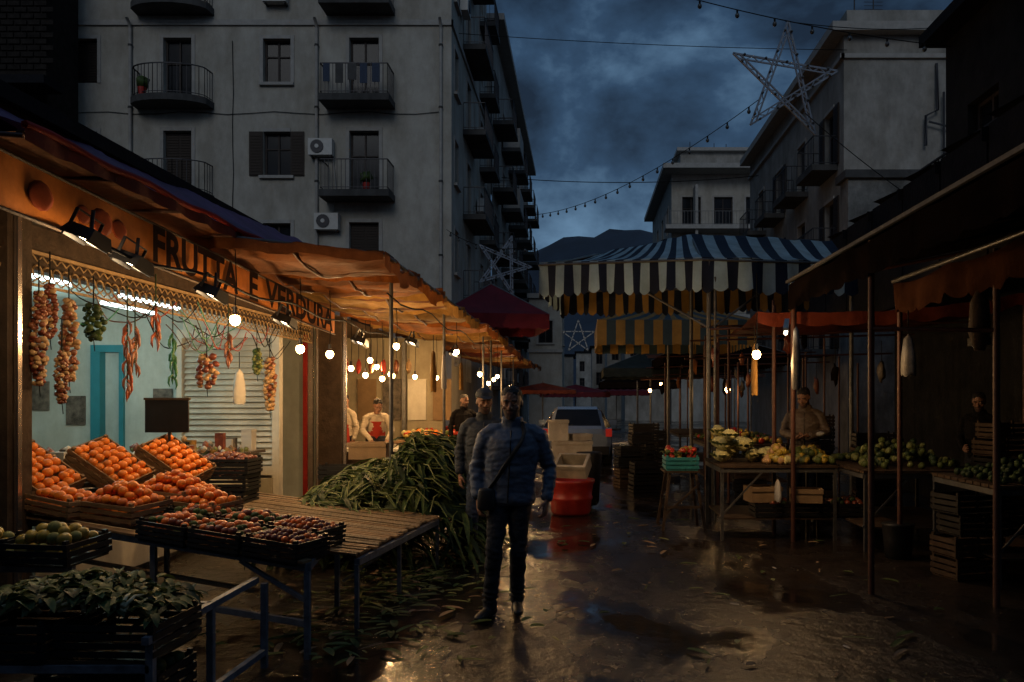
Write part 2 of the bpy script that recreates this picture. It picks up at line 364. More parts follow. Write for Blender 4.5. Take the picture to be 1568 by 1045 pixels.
for px in(-8.95,-15.25,-4.75): 
    mb.cyl((px,26.92,2),(px,26.92,14.2),.055,'trim',n=8)
    for z in (4,6.5,9,11.5,13.6): mb.cyl((px,26.92,z),(px,26.92,z+.06),.075,'concrete_dark',n=8)
    mb.tube([(px,26.92,14.2),(px,26.85,14.35),(px,26.7,14.45)],.055,'trim')
mb.tube([(-20+i*.8,26.97,11.35+.05*math.sin(i*1.7)) for i in range(20)],.012,'cable',4); mb.tube([(-11.8+.02*math.sin(i*2),26.97,3+i*.9) for i in range(13)],.012,'cable',4)
for z in (9.9,7.4): ac(mb,-8.75+(.2 if z<9 else 0),27,z-.05)
ac(mb,-10.3,27,15.0); ac(mb,-4.4,33.6,9.5,(1,0)); ac(mb,-4.4,33.8,15.5,(1,0)); ac(mb,-4.4,28.9,15.6,(1,0)); ac(mb,-4.4,33.5,12.4,(1,0))
mb.tube([(-8.4,26.95,9.9),(-8.3,26.95,8.7),(-8.4,26.95,8)],.02,'trim')
for (a,z) in((-7.1,8.55),(-14.5,11.7)):
    mb.cyl((a,26.3,z+.002),(a,26.3,z+.25),.1,'plastic_red',.14); mb.ball((a,26.3,z+.42),.2,'leaf',2,nz=.8)
for i in range(5): mb.box((-8.45+i*.4,26.06,11.7+U(.3,.5)),(-8.45+i*.4+U(.2,.3),26.075,12.66),random.choice(['jeans_blue','concrete_dark','concrete_dark','trim']))
mb.finish()
mb=MB('unseen_shade_block'); ops=[]
for z in F[:-1]+[2.3]:
    for k in range(6): ops.append((1+k*4.1,2.1+k*4.1,z+.02,z+2.1,'closed')); 
facade(mb,(-4.2,37.4),(0,1),(1,0),25.5,0,19.4,ops,'plaster2'); mb.box((-14,37.3,0),(-4.25,37.39,19.4),'plaster2')
mb.box((-12,37.2,19.402),(-3.6,63.2,19.7),'trim')
for z in F[:-1]+[2.3]:
    for k in range(6):
        y=.3+37.4+k*4.1; mb.box((-4.197,y,z-.2),(-3.2,y+2.6,z),'concrete_dark')
        rail(mb,[(-4.15,y+.05),(-3.25,y+.05),(-3.25,y+2.55),(-4.15,y+2.55)],z,1,sp=.2)
        if k==1 and z>10: mb.box((-4.1,y+.02,z+.002),(-3.22,y+2.6,z+1.02),'trim')
        if R()<.6: ac(mb,-4.2,y+3.2,z+.4,(1,0))
mb.finish()
mb=MB('low_house')
facade(mb,(-3.3,50),(1,0),(0,-1),2.1,0,8,[(.6,1.5,5.2,6.6,'win')],'plaster'); mb.box((-3.4,49.8,8.002),(-1.1,56,8.3),'trim'); mb.box((-3.4,49.85,4.6),(-1.15,49.99,4.8),'trim')
facade(mb,(-1.2,50),(0,1),(1,0),6,0,8,[(1.5,2.4,5.2,6.6,'win')],'plaster'); mb.finish()
mb=MB('brick_house'); facade(mb,(-26,25),(1,0),(0,-1),9.2,0,24,[(5.5,6.7,12.8,14.6,'closed'),(5.5,6.7,16.5,18.4,'closed')],'brick_unlit'); mb.box((-16.85,25.01,0),(-16.8,26.6,24),'brick_unlit')
for i in range(60):
    for j in range(9):
        mb.box((-20.5+j*.42+(i%2)*.21,24.95,12+i*.2),(-20.5+j*.42+.38+(i%2)*.21,24.998,12+i*.2+.15),'brick_unlit')
mb.box((-26,24,11.2),(-16.2,24.94,11.45),'roof_dark'); mb.finish()
mb=MB('unseen_shade_block')
facade(mb,(8.9,27),(1,0),(0,-1),4.2,0,14,[],'plaster2')
ops=[]
for z in (3.4,6.6,9.8):
    for k in range(4): ops.append((1+k*3.6,2.1+k*3.6,z+.02,z+2.1,'closed' if k%2 else 'open'))
facade(mb,(8.9,27),(0,1),(-1,0),15,0,14,ops,'plaster2')
mb.box((8.4,26.6,14.002),(13.5,42.2,14.3),'trim'); mb.box((9.1,27.3,14.302),(12.9,41,15),'plaster2'); mb.box((8.75,26.9,13.2),(13.2,26.997,13.35),'trim'); mb.box((8.78,26.9,13.2),(8.897,42,13.35),'trim')
for z in(3.4,6.6,9.8):
    for k in range(4):
        y=27.6+k*3.6; mb.box((8.0,y,z-.2),(8.897,y+2.1,z),'concrete_dark'); rail(mb,[(8.85,y+.05),(8.05,y+.05),(8.05,y+2.05),(8.85,y+2.05)],z,1,sp=.18)
mb.tube([(12,26.9,13),(12,26.8,11.4),(11.6,26.8,11.2),(11.6,26.8,10.2)],.05,'iron'); mb.beam((12.2,26.8,12),(12.2,26.8,9.2),.06,.06,'iron'); mb.beam((11.7,26.8,11),(12.5,26.8,10.8),.05,.05,'iron')
for a in((9.6,28),(11,30)):
    mb.cyl((a[0],a[1],15),(a[0],a[1],17),.025,'iron')
    for k in range(5): mb.beam((a[0]-.35,a[1],16.9-k*.14),(a[0]+.35,a[1],16.9-k*.14),.015,.015,'iron')
mb.finish()
mb=MB('weathered_wall'); mb.box((6.7,20,0),(9.6,20.6,7.2),'plaster_old'); mb.box((6.6,19.9,7.202),(9.7,20.7,7.4),'concrete_dark'); mb.finish()
mb=MB('unseen_shade_block')
ops=[]
for z in (8,11.3,14.6):
    for k in range(3): ops.append((.8+k*2.4,2.2+k*2.4,z,z+2.3,'door'))
facade(mb,(6.8,60),(1,0),(0,-1),8,0,18.6,ops,'plaster'); facade(mb,(6.8,60),(0,1),(-1,0),16,0,18.6,[(2+k*4,3.2+k*4,z,z+2,'closed') for k in range(3) for z in (8,11.3,14.6)],'plaster2')
for z in (7.9,11.2,14.5): 
    mb.box((6.2,58.4,z-.3),(14.8,59.99,z),'trim'); rail(mb,[(6.3,59.9),(6.3,58.5),(14.7,58.5)],z,1,sp=.25,k='pole_grey'); mb.box((8.4,58.6,z),(8.6,59.9,z+3),'trim')
mb.box((6.0,58.2,18.602),(15,76,18.95),'trim'); mb.box((7.6,61,18.952),(14.5,75,20.6),'plaster2'); mb.box((7.3,60.6,20.602),(14.8,75.2,20.85),'trim'); ac(mb,8.0,60,12.6); 
for k in range(4): mb.cyl((9+k,66,20.85),(9+k,66,22.3+R()),.03,'iron'); mb.beam((8.6+k,66,22),(9.4+k,66,22),.03,.03,'iron')
mb.finish()
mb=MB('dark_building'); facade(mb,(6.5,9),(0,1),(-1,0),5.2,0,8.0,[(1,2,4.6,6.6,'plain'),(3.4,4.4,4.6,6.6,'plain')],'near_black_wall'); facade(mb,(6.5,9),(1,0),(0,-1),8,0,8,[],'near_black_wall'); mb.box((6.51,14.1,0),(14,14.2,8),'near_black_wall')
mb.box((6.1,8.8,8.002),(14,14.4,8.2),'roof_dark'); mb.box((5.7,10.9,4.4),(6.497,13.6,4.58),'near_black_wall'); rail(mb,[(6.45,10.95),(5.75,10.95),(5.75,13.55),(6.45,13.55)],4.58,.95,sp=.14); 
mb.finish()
# unseen block added behind the viewer, its height set to shade the lane
mb=MB('unseen_shade_block'); mb.box((-30,-17,0),(30,-9,18),'plaster_old'); 
for k in range(12):
    for z in (1,5,9,13): mb.box((-26+k*4.3,-8.997,z),(-24.6+k*4.3,-8.95,z+2.1),'shutter_brown')
mb.finish()
mb=MB('distant_houses')
for (a,b,y,h) in ((1.0,4.5,75,6.5),(2.2,7,68,7.6),(3.4,9,62,6.8),(-.6,1.6,95,7.2),(-3.2,-.8,80,6),(.6,2.2,120,9)):
    facade(mb,(a,y),(1,0),(0,-1),b-a,0,h,[(.4+k*1.2,1.0+k*1.2,zz,zz+1.2,'plain') for k in range(int((b-a-.6)/1.2)) for zz in (3,5) if zz+1.3<h],'plaster2'); facade(mb,(a,y),(0,1),(-1,0),6,0,h,[],'plaster2'); mb.box((a-.2,y-.2,h+.002),(b+.2,y+6,h+.2),'roof_dark')
mb.finish()
# ------------------------------------------------------------------ left shop block
mb=MB('greengrocer_shop')
mb.box((-10,5.4,2.95),(-4.3,12.6,3.05),'wall_shop'); mb.box((-10,4,3.06),(-4.35,12.6,3.6),'concrete_dark')
def rf(a,b): return V((-10+a*5.75,3.6+b*9.2,3.90+.12*(1-a)+.03*math.sin(b*190)))
mb.grid(rf,2,240,'roof_dark'); mb.beam((-4.22,3.6,3.9),(-4.22,12.8,3.9),.06,.12,'roof_dark'); mb.box((-4.34,4,3.602),(-4.3,12.6,3.86),'roof_dark')
mb.box((-9,5.4,.0),(-8.9,12.4,2.949),'wall_shop'); mb.box((-9,12.3,0),(-4.1,12.4,2.949),'wall_shop'); mb.box((-9,5.3,0),(-4.3,5.39,2.949),'wall_shop')
mb.box((-8.89,5.4,.001),(-4.3,12.29,.06),'tile_floor')
mb.box((-8.89,11.0,.06),(-6.75,11.1,2.94),'wall_shop'); mb.box((-6.3,11.0,.06),(-5.5,11.1,2.94),'wall_shop')
mb.box((-6.75,10.95,.06),(-6.62,11.12,2.3),'wall_turq'); mb.box((-6.36,10.95,.06),(-6.3,11.12,2.3),'wall_turq'); mb.box((-6.62,11.08,.06),(-6.36,11.1,2.3),'wall_shop'); mb.box((-6.75,10.95,2.302),(-6.3,11.12,2.4),'wall_turq'); mb.box((-6.75,11.0,2.402),(-6.3,11.1,2.94),'wall_shop')
for i in range(22):
    z=.76+i*.078; mb.add([(-5.44,10.90,z),(-4.23,10.90,z),(-4.23,10.965,z+.074),(-5.44,10.965,z+.074),(-5.44,10.98,z),(-4.23,10.98,z)],[(0,1,2,3),(4,5,1,0)],'shutter_white')
mb.box((-5.5,11.0,.06),(-4.15,11.06,2.94),'shutter_white')
mb.box((-5.52,10.86,.06),(-5.45,10.995,2.6),'shutter_white'); mb.box((-4.22,10.86,.06),(-4.12,10.995,2.6),'shutter_white'); mb.box((-5.45,10.86,.62),(-4.22,10.995,.74),'shutter_white'); mb.box((-5.45,10.86,2.49),(-4.22,10.995,2.6),'shutter_white')
mb.box((-5.0,10.80,.06),(-4.2,10.855,.58),'wall_warm')
for i in range(5): mb.box((-8.2+i*.01,7,.6+i*.4),(-7.9,10,.62+i*.4),'shutter_white')
for i in range(90): 
    z=.62+random.randrange(4)*.4; y=U(7.05,9.9); mb.box((-8.15,y,z+.002),(-7.95,y+U(.05,.12),z+U(.12,.3)),random.choice(['plastic_red','cardboard','plastic_teal','poster','fab_khaki','leaf']))
for (a,z) in((-7.6,1.7),(-5.9,1.6),(-7.1,1.5)): mb.box((a,10.97,z-.2),(a+.26,10.995,z+.2),'poster')
mb.box((-5.7,10.97,1.25),(-5.56,10.995,1.58),'paper')
mb.box((-4.9,6.2,.06),(-4.25,10.5,.95),'shutter_white'); mb.box((-4.95,6.15,.952),(-4.2,10.6,.99),'metal_shiny')
for i in range(330):
    y=U(6.3,10.4); a=U(-4.88,-4.3); mb.ball((a,y,1.0+U(.0,.12)*(1+.8*math.sin(y*3))),U(.02,.05),random.choice(['paper','cardboard','garlic','leaf_pale','shirt_white','onion','fab_khaki','poster','date']),1,(1,1,U(.7,1.6)),nz=.5)
for i in range(26):
    y=U(6.3,10.4); a=U(-4.8,-4.35); mb.box((a,y,.992),(a+U(.08,.14),y+U(.06,.16),.99+U(.1,.28)),random.choice(['poster','cardboard','date','fab_khaki','paper','plastic_black']))
mb.box((-4.22,5.55,0),(-4.0,5.8,3.05),'wood_dark'); mb.box((-3.99,5.6,0),(-3.96,5.64,3.0),'metal_shiny')
mb.box((-4.1,11.95,0),(-4.03,12.0,2.9),'metal_shiny'); mb.box((-4.0,12.0,0),(-3.62,12.25,2.9),'wood_dark'); mb.box((-3.98,11.96,0),(-3.95,11.99,2.9),'metal_shiny'); mb.box((-3.6,12.05,0),(-3.56,12.1,2.9),'metal_shiny'); mb.box((-4.16,11.9,0),(-4.11,11.97,2.9),'fab_red')
mb.box((-4.2,5.5,2.62),(-4.08,12,2.948),'wood_dark')
for i in range(58):
    y=5.6+i*.11; z=2.6
    pts=[(-4.05,y+.05*math.cos(a),z+.05*math.sin(a)) for a in [k*math.pi/5 for k in range(11)]]; mb.tube(pts,.008,'frieze_gilt',4)
    mb.tube([(-4.05,y-.05,z-.08),(-4.05,y,z-.05),(-4.05,y+.05,z-.08)],.007,'frieze_gilt',4); mb.tube([(-4.05,y-.05,z+.12),(-4.05,y,z+.08),(-4.05,y+.05,z+.12)],.007,'frieze_gilt',4)
mb.beam((-4.05,5.6,2.74),(-4.05,12,2.74),.025,.025,'frieze_gilt'); mb.beam((-4.05,5.6,2.5),(-4.05,12,2.5),.02,.02,'frieze_gilt')
mb.finish()
mb=MB('fluorescent_tube')
for (u,v,z) in((-4.75,6.2,2.72),(-4.75,8.2,2.72),(-5.6,9.3,2.78)):
    mb.cyl((u,v,z),(u,v+1.2,z),.02,'tube_lit',n=8); mb.box((u-.05,v-.03,z+.03),(u+.05,v+1.23,z+.09),'ac_white')
ft=mb.finish()
for (u,v,z,e_) in((-5.0,6.8,2.5,15),(-5.1,8.8,2.5,20),(-6.3,9.3,2.3,22)): light(ft,u,v,z,e_,(.74,1,.95),.2,'tube_light')
# sign
mb=MB('frutta_e_verdura_sign')
def sz(v,t):
    b=2.70+(2.49-2.70)*(v-4.5)/5.8; tp=3.02+(2.78-3.02)*(v-4.5)/5.8; return b+(tp-b)*t
mb.grid(lambda a,b: V((-3.2+.012*math.sin(a*40),4.1+a*6.2,sz(4.1+a*6.2,b))),60,3,'sign_cream')
for t in(0,1): mb.tube([(-3.19,4.1+i*.62,sz(4.1+i*.62,t)) for i in range(11)],.012,'wood_dark')
dv=V((0,1,-.04)).normalized()
for txt,a,b in (('FRUTTA',5.87,7.35),('E',7.58,7.80),('VERDURA',8.0,10.15)):
    mb.text(txt,(-3.175,a,sz(a,.12)),dv,(0,0,1),.26,'sign_text',.01,b-a)
for (v_,r_) in((5.3,.095),(5.5,.07),(5.1,.06),(4.7,.09)): mb.ball((-3.19,v_,sz(v_,.5)),r_,'sign_fruit',2,(.06,1.3,1))
mb.finish()
mb=MB('shop_awning')
E0=lambda a: lerp((-3.05,4.35,3.14),(-3.05,10.5,3.14),a)
def A2(a,b):
    p0=E0(a); p1=lerp((-4.24,4.9,3.74),(-4.2,12.0,4.02),a); q=p0.lerp(p1,b); q.z+=.03*noise.noise(q*2.5)+.012*noise.noise(q*8)-.05*math.sin(math.pi*b)*abs(math.sin(a*11)); return q
mb.grid(A2,80,16,'fab_purple')
def A1(a,b):
    q=(E0(a)-V((0,0,.03))).lerp(lerp((-4.25,3.9,3.1),(-4.2,10.5,3.1),a),b); q.z-=.04*math.sin(math.pi*b)+.02*noise.noise(q*3); return q
mb.grid(A1,40,10,'fab_brown')
mb.tube([E0(i/30)+V((.01,0,.012*math.sin(i*1.3)+.015)) for i in range(31)],.024,'fab_red')
mb.grid(lambda a,b: E0(a)+V((.012+.012*math.sin(a*80),0,-.07*b-.02*abs(math.sin(a*46))*b)),120,3,'fab_redbrown')
for i in range(8):
    a=i/7; mb.cyl(E0(a)-V((0,0,.05)),lerp((-4.25,3.9,3.06),(-4.2,10.5,3.06),a),.016,'pole_rust')
mb.cyl(E0(0)-V((.02,0,.03)),E0(1)-V((.02,0,.03)),.018,'pole_rust')
mb.finish()
cols=['fab_brown','fab_orange','fab_khaki','fab_khaki','fab_orange','fab_khaki','fab_brown','fab_orange','fab_redbrown','fab_khaki','fab_brown','fab_orange']
v=7.3
for i,c in enumerate(cols):
    mb=MB('stall_awning'); Lp=1.5+(i*.13); v1=v+Lp; zz=3.02+U(-.02,.03); ue=-1.8+(.0 if i<3 else U(-.1,.15)); sk0=-.5 if i==0 else 0; ph=U(0,6)
    def AB(a,b):
        u=ue+(-4.25-ue)*a; y=v-.05+b*(Lp+.12)+sk0*a*(1-b)
        w_=math.sin(math.pi*b)
        return V((u,y,zz+.2*a-.15*w_*(.5+.5*math.sin(math.pi*a))+.05*noise.noise(V((u*2.5,y*3,i)))+.022*w_*math.sin(y*11+ph+3*a+2*noise.noise(V((u*2,y*2,i))))+.02*noise.noise(V((u*9,y*4,i)))-.05*math.sin(math.pi*a)+(.05*b)))
    mb.grid(AB,34,30,c)
    mb.grid(lambda a,b: AB(0,a)+V((.01+.02*math.sin(a*25),0,-.14*b-.03*b*abs(math.sin(a*14)))),40,2,c)
    mb.grid(lambda a,b: AB(a,0)+V((0,-.01,-.08*b-.02*b*abs(math.sin(a*14)))),30,2,c)
    if i<4:
        for (t0,t1) in ((.12,.2),(.47,.53),(.78,.83)): mb.grid(lambda a,b: AB(a,t0+(t1-t0)*b)+V((0,0,-.006)),34,3,'fab_brown')
    mb.cyl((ue,v,zz-.03),(-4.2,v+sk0,zz+.17),.02,'pole_grey'); mb.cyl((ue,v,zz-.03),(ue,v1,zz-.03),.02,'pole_grey')
    mb.tube([AB(.33,t/8)-V((0,0,.02)) for t in range(9)],.014,'pole_rust'); mb.tube([AB(.66,t/8)-V((0,0,.02)) for t in range(9)],.014,'pole_rust')
    if i in(1,3,5,7,9): mb.cyl((ue-.3,v,0),(ue-.3,v,zz),.022,'pole_grey')
    mb.finish(); v=v1
mb=MB('butcher_stall')
mb.box((-8,17.5,0),(-3.0,17.6,3.0),'wall_warm'); mb.box((-8,12.6,0),(-7.9,17.5,3.0),'wall_shop'); mb.box((-8,12.6,3.0),(-4.2,17.6,3.1),'wood_dark')
mb.box((-5.2,13.3,0),(-3.05,14.0,.78),'wood_dark'); mb.box((-5.3,13.2,.782),(-3.0,14.1,.83),'shutter_white')
for i in range(16): a=U(-5.1,-3.2); mb.box((a,U(13.25,13.7),.832),(a+U(.1,.25),13.85,.84+U(.01,.06)),random.choice(['paper','garlic','styro','pepper_red']))
for k in range(4): mb.box((-4.9+k*.55,17.44,1.2),(-4.5+k*.55,17.495,2.1),random.choice(['poster','cardboard','shutter_white']))
mb.box((-3.9,17.3,0),(-3.82,17.49,2.9),'pole_grey')
for k in range(9): 
    a=-5.0+k*.23; mb.tube([(a,14.6,2.75),(a,14.6,2.4)],.006,'iron'); mb.ball((a,14.6,2.25),.08,random.choice(['garlic','onion','apron_red','shirt_white']),2,(.6,.6,1.7),nz=.4)
mb.finish()
for k,(u,v) in enumerate(((-3.0,15.0),(-2.9,19.5),(-2.9,24))):
    mb=MB('market_stall_table'); mb.box((u-.6,v,.8),(u+.9,v+2.6,.84),'wood')
    for a in(u-.55,u+.85):
        for b in (v+.05,v+2.55): mb.cyl((a,b,0),(a,b,.8),.02,'pole_grey')
    mb.box((u+.9,v,.45),(u+.92,v+2.6,.84),'fab_khaki')
    for i in range(140): mb.ball((u+U(-.5,.8),v+U(.1,2.5),.88+U(0,.12)),U(.04,.07),random.choice(['tomato','leaf2','lemon','orange','cauli','garlic']),1)
    mb.finish()
# ------------------------------------------------------------------ bulbs
def bulb(u,v,z,e_=16,top=2.95,kind='bulb_lit',col=(1,.57,.23),r_=.045):
    mb=MB('hanging_light_bulb'); mb.ball((u,v,z),r_,kind,2,(1,1,1.15)); mb.cyl((u,v,z+r_*.9),(u,v,z+r_+.07),.018,'iron'); mb.tube([(u,v,z+r_+.06),(u+.01,v+.01,(z+top)/2),(u,v,top)],.005,'cable',4)
    mb.cyl((u,v,z+r_*.8),(u,v,z+r_*1.3),.03,'pole_rust',.02)
    o=mb.finish()
    if e_: light(o,u,v,z-r_-.05,e_,col,.04,'bulb_light')
for a in ((-3.0,6.9,2.34,36),(-3.0,8.5,2.19,42),(-3.0,9.5,2.19,38),(-3.7,12.8,2.15,50),(-3.55,13.1,2.05,0),(-3.35,13.4,2.0,0),(-3.5,13.2,2.3,0),(-3.75,14.6,2.25,40),(-3.4,14.2,2.1,0),(-3.3,15.8,2.1,40),(-3.0,16.5,2.1,0),(-3.6,15.2,2.1,0),
          (-2.0,15.7,2.15,50),(-2.0,17.2,2.0,0),(-2.2,20,2.15,60),(-2.0,22.5,2.0,60),(-2.4,27,2.1,60),(-2.6,11.2,2.4,45),(-2.0,19,2.2,0),(-2.1,13.4,2.45,0)): bulb(a[0],a[1],a[2],a[3])
for a in ((1.87,8.5,2.13,36,3.0),(2.5,13.6,1.82,8,3.0),(1.9,22,1.9,8,3),(2.8,28,2.2,10,3.2),(1.8,36,2.2,14,3.2)): bulb(*a)
def flood(u,v,z,e_=6):
    mb=MB('floodlight'); mb.T=Matrix.Translation((u,v,z))@Matrix.Rotation(.35,4,'Y')@Matrix.Rotation(-.15,4,'X')
    mb.add([(-.1,-.13,0),(.1,-.13,0),(.1,.13,0),(-.1,.13,0),(-.08,-.09,.08),(.08,-.09,.08),(.08,.09,.08),(-.08,.09,.08)],[(4,5,6,7),(0,1,5,4),(1,2,6,5),(2,3,7,6),(3,0,4,7)],'plastic_black')
    mb.box((-.085,-.115,-.012),(-.07,.115,.012),'plastic_black'); mb.box((.07,-.115,-.012),(.085,.115,.012),'plastic_black')
    mb.box((-.03,-.09,.012),(.03,.09,.02),'bulb_white'); mb.cyl((0,0,.08),(-.04,0,.2),.012,'iron'); mb.beam((-.04,-.14,.04),(-.04,-.14,.16),.02,.008,'iron'); mb.beam((-.04,.14,.04),(-.04,.14,.16),.02,.008,'iron'); mb.beam((-.04,-.14,.16),(-.04,.14,.16),.02,.008,'iron'); mb.T=Matrix.Identity(4); o=mb.finish()
    if e_: light(o,u-.02,v,z-.06,e_,(1,.68,.36),.08,'flood_light')
for a in((-3.05,4.9,2.62,20),(-3.05,5.4,2.55,7),(-3.0,6.45,2.48,10),(-2.95,7.9,2.40,12),(-2.9,10.4,2.38,8),(-2.6,12.2,2.5,10),(-2.3,14.4,2.45,12)): flood(*a)
# ------------------------------------------------------------------ hanging goods
def braid(name,u,v,z0,z1,k,r_=.024,wd=1.0):
    mb=MB(name); mb.tube([(u,v,z0+.25),(u,v,z0)],.006,'cable',4); n=int((z0-z1)/(r_*.9))
    for i in range(n):
        for j in range(3):
            a=i*1.3+j*2.1+U(-.4,.4); rr=r_*1.3*wd*(.6+.8*math.sin(math.pi*(i+1)/(n+1)))*U(.7,1.2)
            mb.ball((u+math.cos(a)*rr,v+math.sin(a)*rr,z0-i*(z0-z1)/n+U(-.01,.01)),r_*U(.7,1.2),k if isinstance(k,str) else random.choice(k),2,(1,1,.9),nz=.3)
    mb.tube([(u,v,z1+.02),(u+.01,v,z1-.08)],.004,'cable',4); mb.finish()
braid('garlic_braid',-3.95,5.8,2.42,1.75,['garlic','onion','date'],.022); braid('garlic_braid',-3.95,6.14,2.41,1.78,['garlic','garlic','onion'],.026)
braid('garlic_braid',-3.95,10.1,2.16,1.5,['garlic','garlic','onion'],.032); braid('onion_net',-3.95,8.4,2.1,1.76,['onion','garlic','date'],.035,1.5)
braid('herb_bunch',-3.95,6.45,2.4,2.12,['leaf','leaf3'],.028,1.2); braid('herb_bunch',-3.95,9.7,2.25,1.95,['leaf','leaf_pale'],.025); braid('onion_braid',-3.9,5.98,2.0,1.62,['onion','garlic'],.02); braid('garlic_braid',-3.95,5.92,2.5,2.1,['onion','garlic','date'],.02)
def peppers(name,u,v,z0,z1,k):
    mb=MB(name)
    n=18
    for i in range(n):
        z=z0-(z0-z1)*i/n; a=U(0,6.28); c_=math.cos(a); s_=math.sin(a); mb.loft([(u,v,z),(u+.03*c_,v+.035*s_,z-.04),(u+.035*c_,v+.04*s_,z-.09),(u+.02*c_,v+.03*s_,z-.13)],[.008,.013,.010,.002],random.choice([k,k,'onion']) if k=='pepper_red' else k,7)
    mb.tube([(u,v,z0+.3),(u,v,z1)],.007,'leaf3',4); mb.finish()
peppers('pepper_string',-3.95,6.93,2.34,1.72,'pepper_red'); peppers('pepper_string',-3.95,7.05,2.3,1.95,'onion'); peppers('pepper_string',-3.95,7.7,2.29,1.85,'pepper_green'); peppers('pepper_string',-3.9,7.3,2.5,2.2,'pepper_red'); peppers('pepper_string',-3.9,8.8,2.4,2.1,'onion')
def bag(u,v,z0,z1,w_,k='paper',name='hanging_bag'):
    mb=MB(name); mb.tube([(u,v,z0+.2),(u,v,z0)],.005,'cable',4)
    n=16; zs=[z0,z0-.04,z0*.6+z1*.4,(z0+z1)/2-.05,z1+.02,z1]; wd=[.02,.3,.42,.5,.48,.44]; vs=[]
    for i,z in enumerate(zs):
        for j in range(n):
            an=2*math.pi*j/n; rr=w_*wd[i]*(1+.22*noise.noise(V((j*.9,z*9,u*5+v)))); vs.append((u+math.cos(an)*rr*.35,v+math.sin(an)*rr,z+(.03*noise.noise(V((j,v,z))) if i>3 else 0)))
    mb.add(vs,[(i*n+j,i*n+(j+1)%n,(i+1)*n+(j+1)%n,(i+1)*n+j) for i in range(5) for j in range(n)],k,True); mb.finish()
bag(-3.95,9.2,2.0,1.6,.26); bag(-1.95,10.5,2.3,1.75,.22,'fab_khaki','cloth_bag'); bag(-1.95,11.3,2.3,1.8,.2,'paper'); bag(-1.9,12.6,2.25,1.8,.2,'fab_khaki','cloth_bag'); bag(2.05,7.6,2.35,1.75,.2,'poster'); bag(2.75,6.7,2.2,1.85,.24,'poster'); bag(2.0,9.2,2.3,1.7,.2,'fab_khaki','cloth_bag')
mb=MB('price_board'); mb.box((-3.83,6.99,1.36),(-3.45,7.01,1.65),'plastic_black'); mb.cyl((-3.62,7.0,.8),(-3.62,7.0,1.36),.012,'iron'); mb.box((-3.84,6.985,1.645),(-3.44,7.015,1.665),'wood_dark'); mb.finish()
mb=MB('electric_cables')
for i in range(26):
    y=U(5.8,10); L_=U(.5,1.4); z=U(2.35,2.62); k=random.choice(['cable','cable','cable','cable_red','cable_green','pole_rust'])
    mb.tube([(-3.95+.05*math.sin(t*3+i),y+L_*t,z-.22*math.sin(math.pi*t)*(1+.3*math.sin(i))+.03*math.sin(t*9+i)) for t in [q/12 for q in range(13)]],.006,k,4)
mb.tube([(-3.0,5+i*.3,2.62-.03*math.sin(i)) for i in range(26)],.012,'cable',5)
mb.tube([(-1.95,8+i*.6,2.72-.05*math.sin(i*1.3)) for i in range(20)],.01,'cable',4)
mb.finish()
# ------------------------------------------------------------------ crates and produce
def crate(mb,sx,sy,h,k,slats=3,th=.012):
    for (x,y) in((0,0),(sx-.025,0),(sx-.025,sy-.025),(0,sy-.025)): mb.box((x,y,0),(x+.025,y+.025,h+.02),k)
    for i in range(slats):
        z=h*i/slats+.01; hh=h/slats*.72
        mb.box((-th,0,z),(-.001,sy,z+hh),k); mb.box((sx+.001,0,z),(sx+th,sy,z+hh),k); mb.box((-th,-th,z),(sx+th,-.001,z+hh),k); mb.box((-th,sy+.001,z),(sx+th,sy+th,z+hh),k)
    n=5
    for i in range(n): mb.box((sx*i/n+.004,.0,-.012),(sx*(i+1)/n-.004,sy,-.001),k)
def fill(mb,sx,sy,h,k,r_,dome=.06,layers=2,sub=2):
    st=r_*1.9
    for l in range(layers):
        y=r_+ (l%2)*r_
        while y<sy-r_*.6:
            x=r_+(l%2)*r_
            while x<sx-r_*.6:
                d=dome*math.sin(math.pi*x/sx)*math.sin(math.pi*y/sy)
                mb.ball((x+U(-.3,.3)*r_,y+U(-.3,.3)*r_,h-r_*.6+d+(l-layers+1)*r_*1.2+U(-.25,.25)*r_),r_*U(.88,1.1),k if isinstance(k,str) else random.choice(k),sub,(1,1,U(.88,1)))
                x+=st
            y+=st
def place(u,v,z,rz=0,rx=0,ry=0): return Matrix.Translation((u,v,z))@Matrix.Rotation(rz,4,'Z')@Matrix.Rotation(rx,4,'X')@Matrix.Rotation(ry,4,'Y')
mb=MB('fruit_display_table')
A_=V((-4.2,5.85,.78)); B_=V((-1.74,5.06,.585)); C_=V((-1.9,6.2,.62)); D_=V((-4.3,7.2,.86))
for a,b in((A_,B_),(B_,C_),(C_,D_),(D_,A_),(lerp(A_,B_,.5),lerp(D_,C_,.5))): mb.beam(a,b,.04,.05,'metal_paint')
for q in(A_,B_,C_,D_,lerp(A_,B_,.52)): mb.beam((q.x,q.y,0),(q.x,q.y,q.z-.028),.035,.035,'metal_paint')
mb.beam(B_-V((0,0,.22)),lerp(A_,B_,.8)-V((0,0,.03)),.025,.025,'metal_paint')
mb.beam(A_-V((0,0,.42)),B_-V((0,0,.36)),.03,.04,'metal_paint'); mb.beam(A_-V((0,-.1,.25)),B_-V((.4,-.2,.2)),.05,.02,'wood')
for i in range(9): t=i/8; mb.beam(lerp(A_,D_,t)+V((0,0,.035)),lerp(B_,C_,t)+V((0,0,.035)),.09,.015,'wood')
mb.finish()
def crateobj(name,T,sx,sy,h,k,prod,r_,slats=3,**kw):
    mb=MB(name); mb.T=T; crate(mb,sx,sy,h,k,slats); fill(mb,sx,sy,h,prod,r_,**kw); mb.finish()
for i,(u,v,z) in enumerate(((-4.42,5.9,1.12),(-4.12,6.35,1.14),(-3.82,6.8,1.14))):
    crateobj('orange_crate',place(u,v,z,-.2,.25,.62),.5,.36,.15,'wood','orange',.038,layers=1,dome=.02)
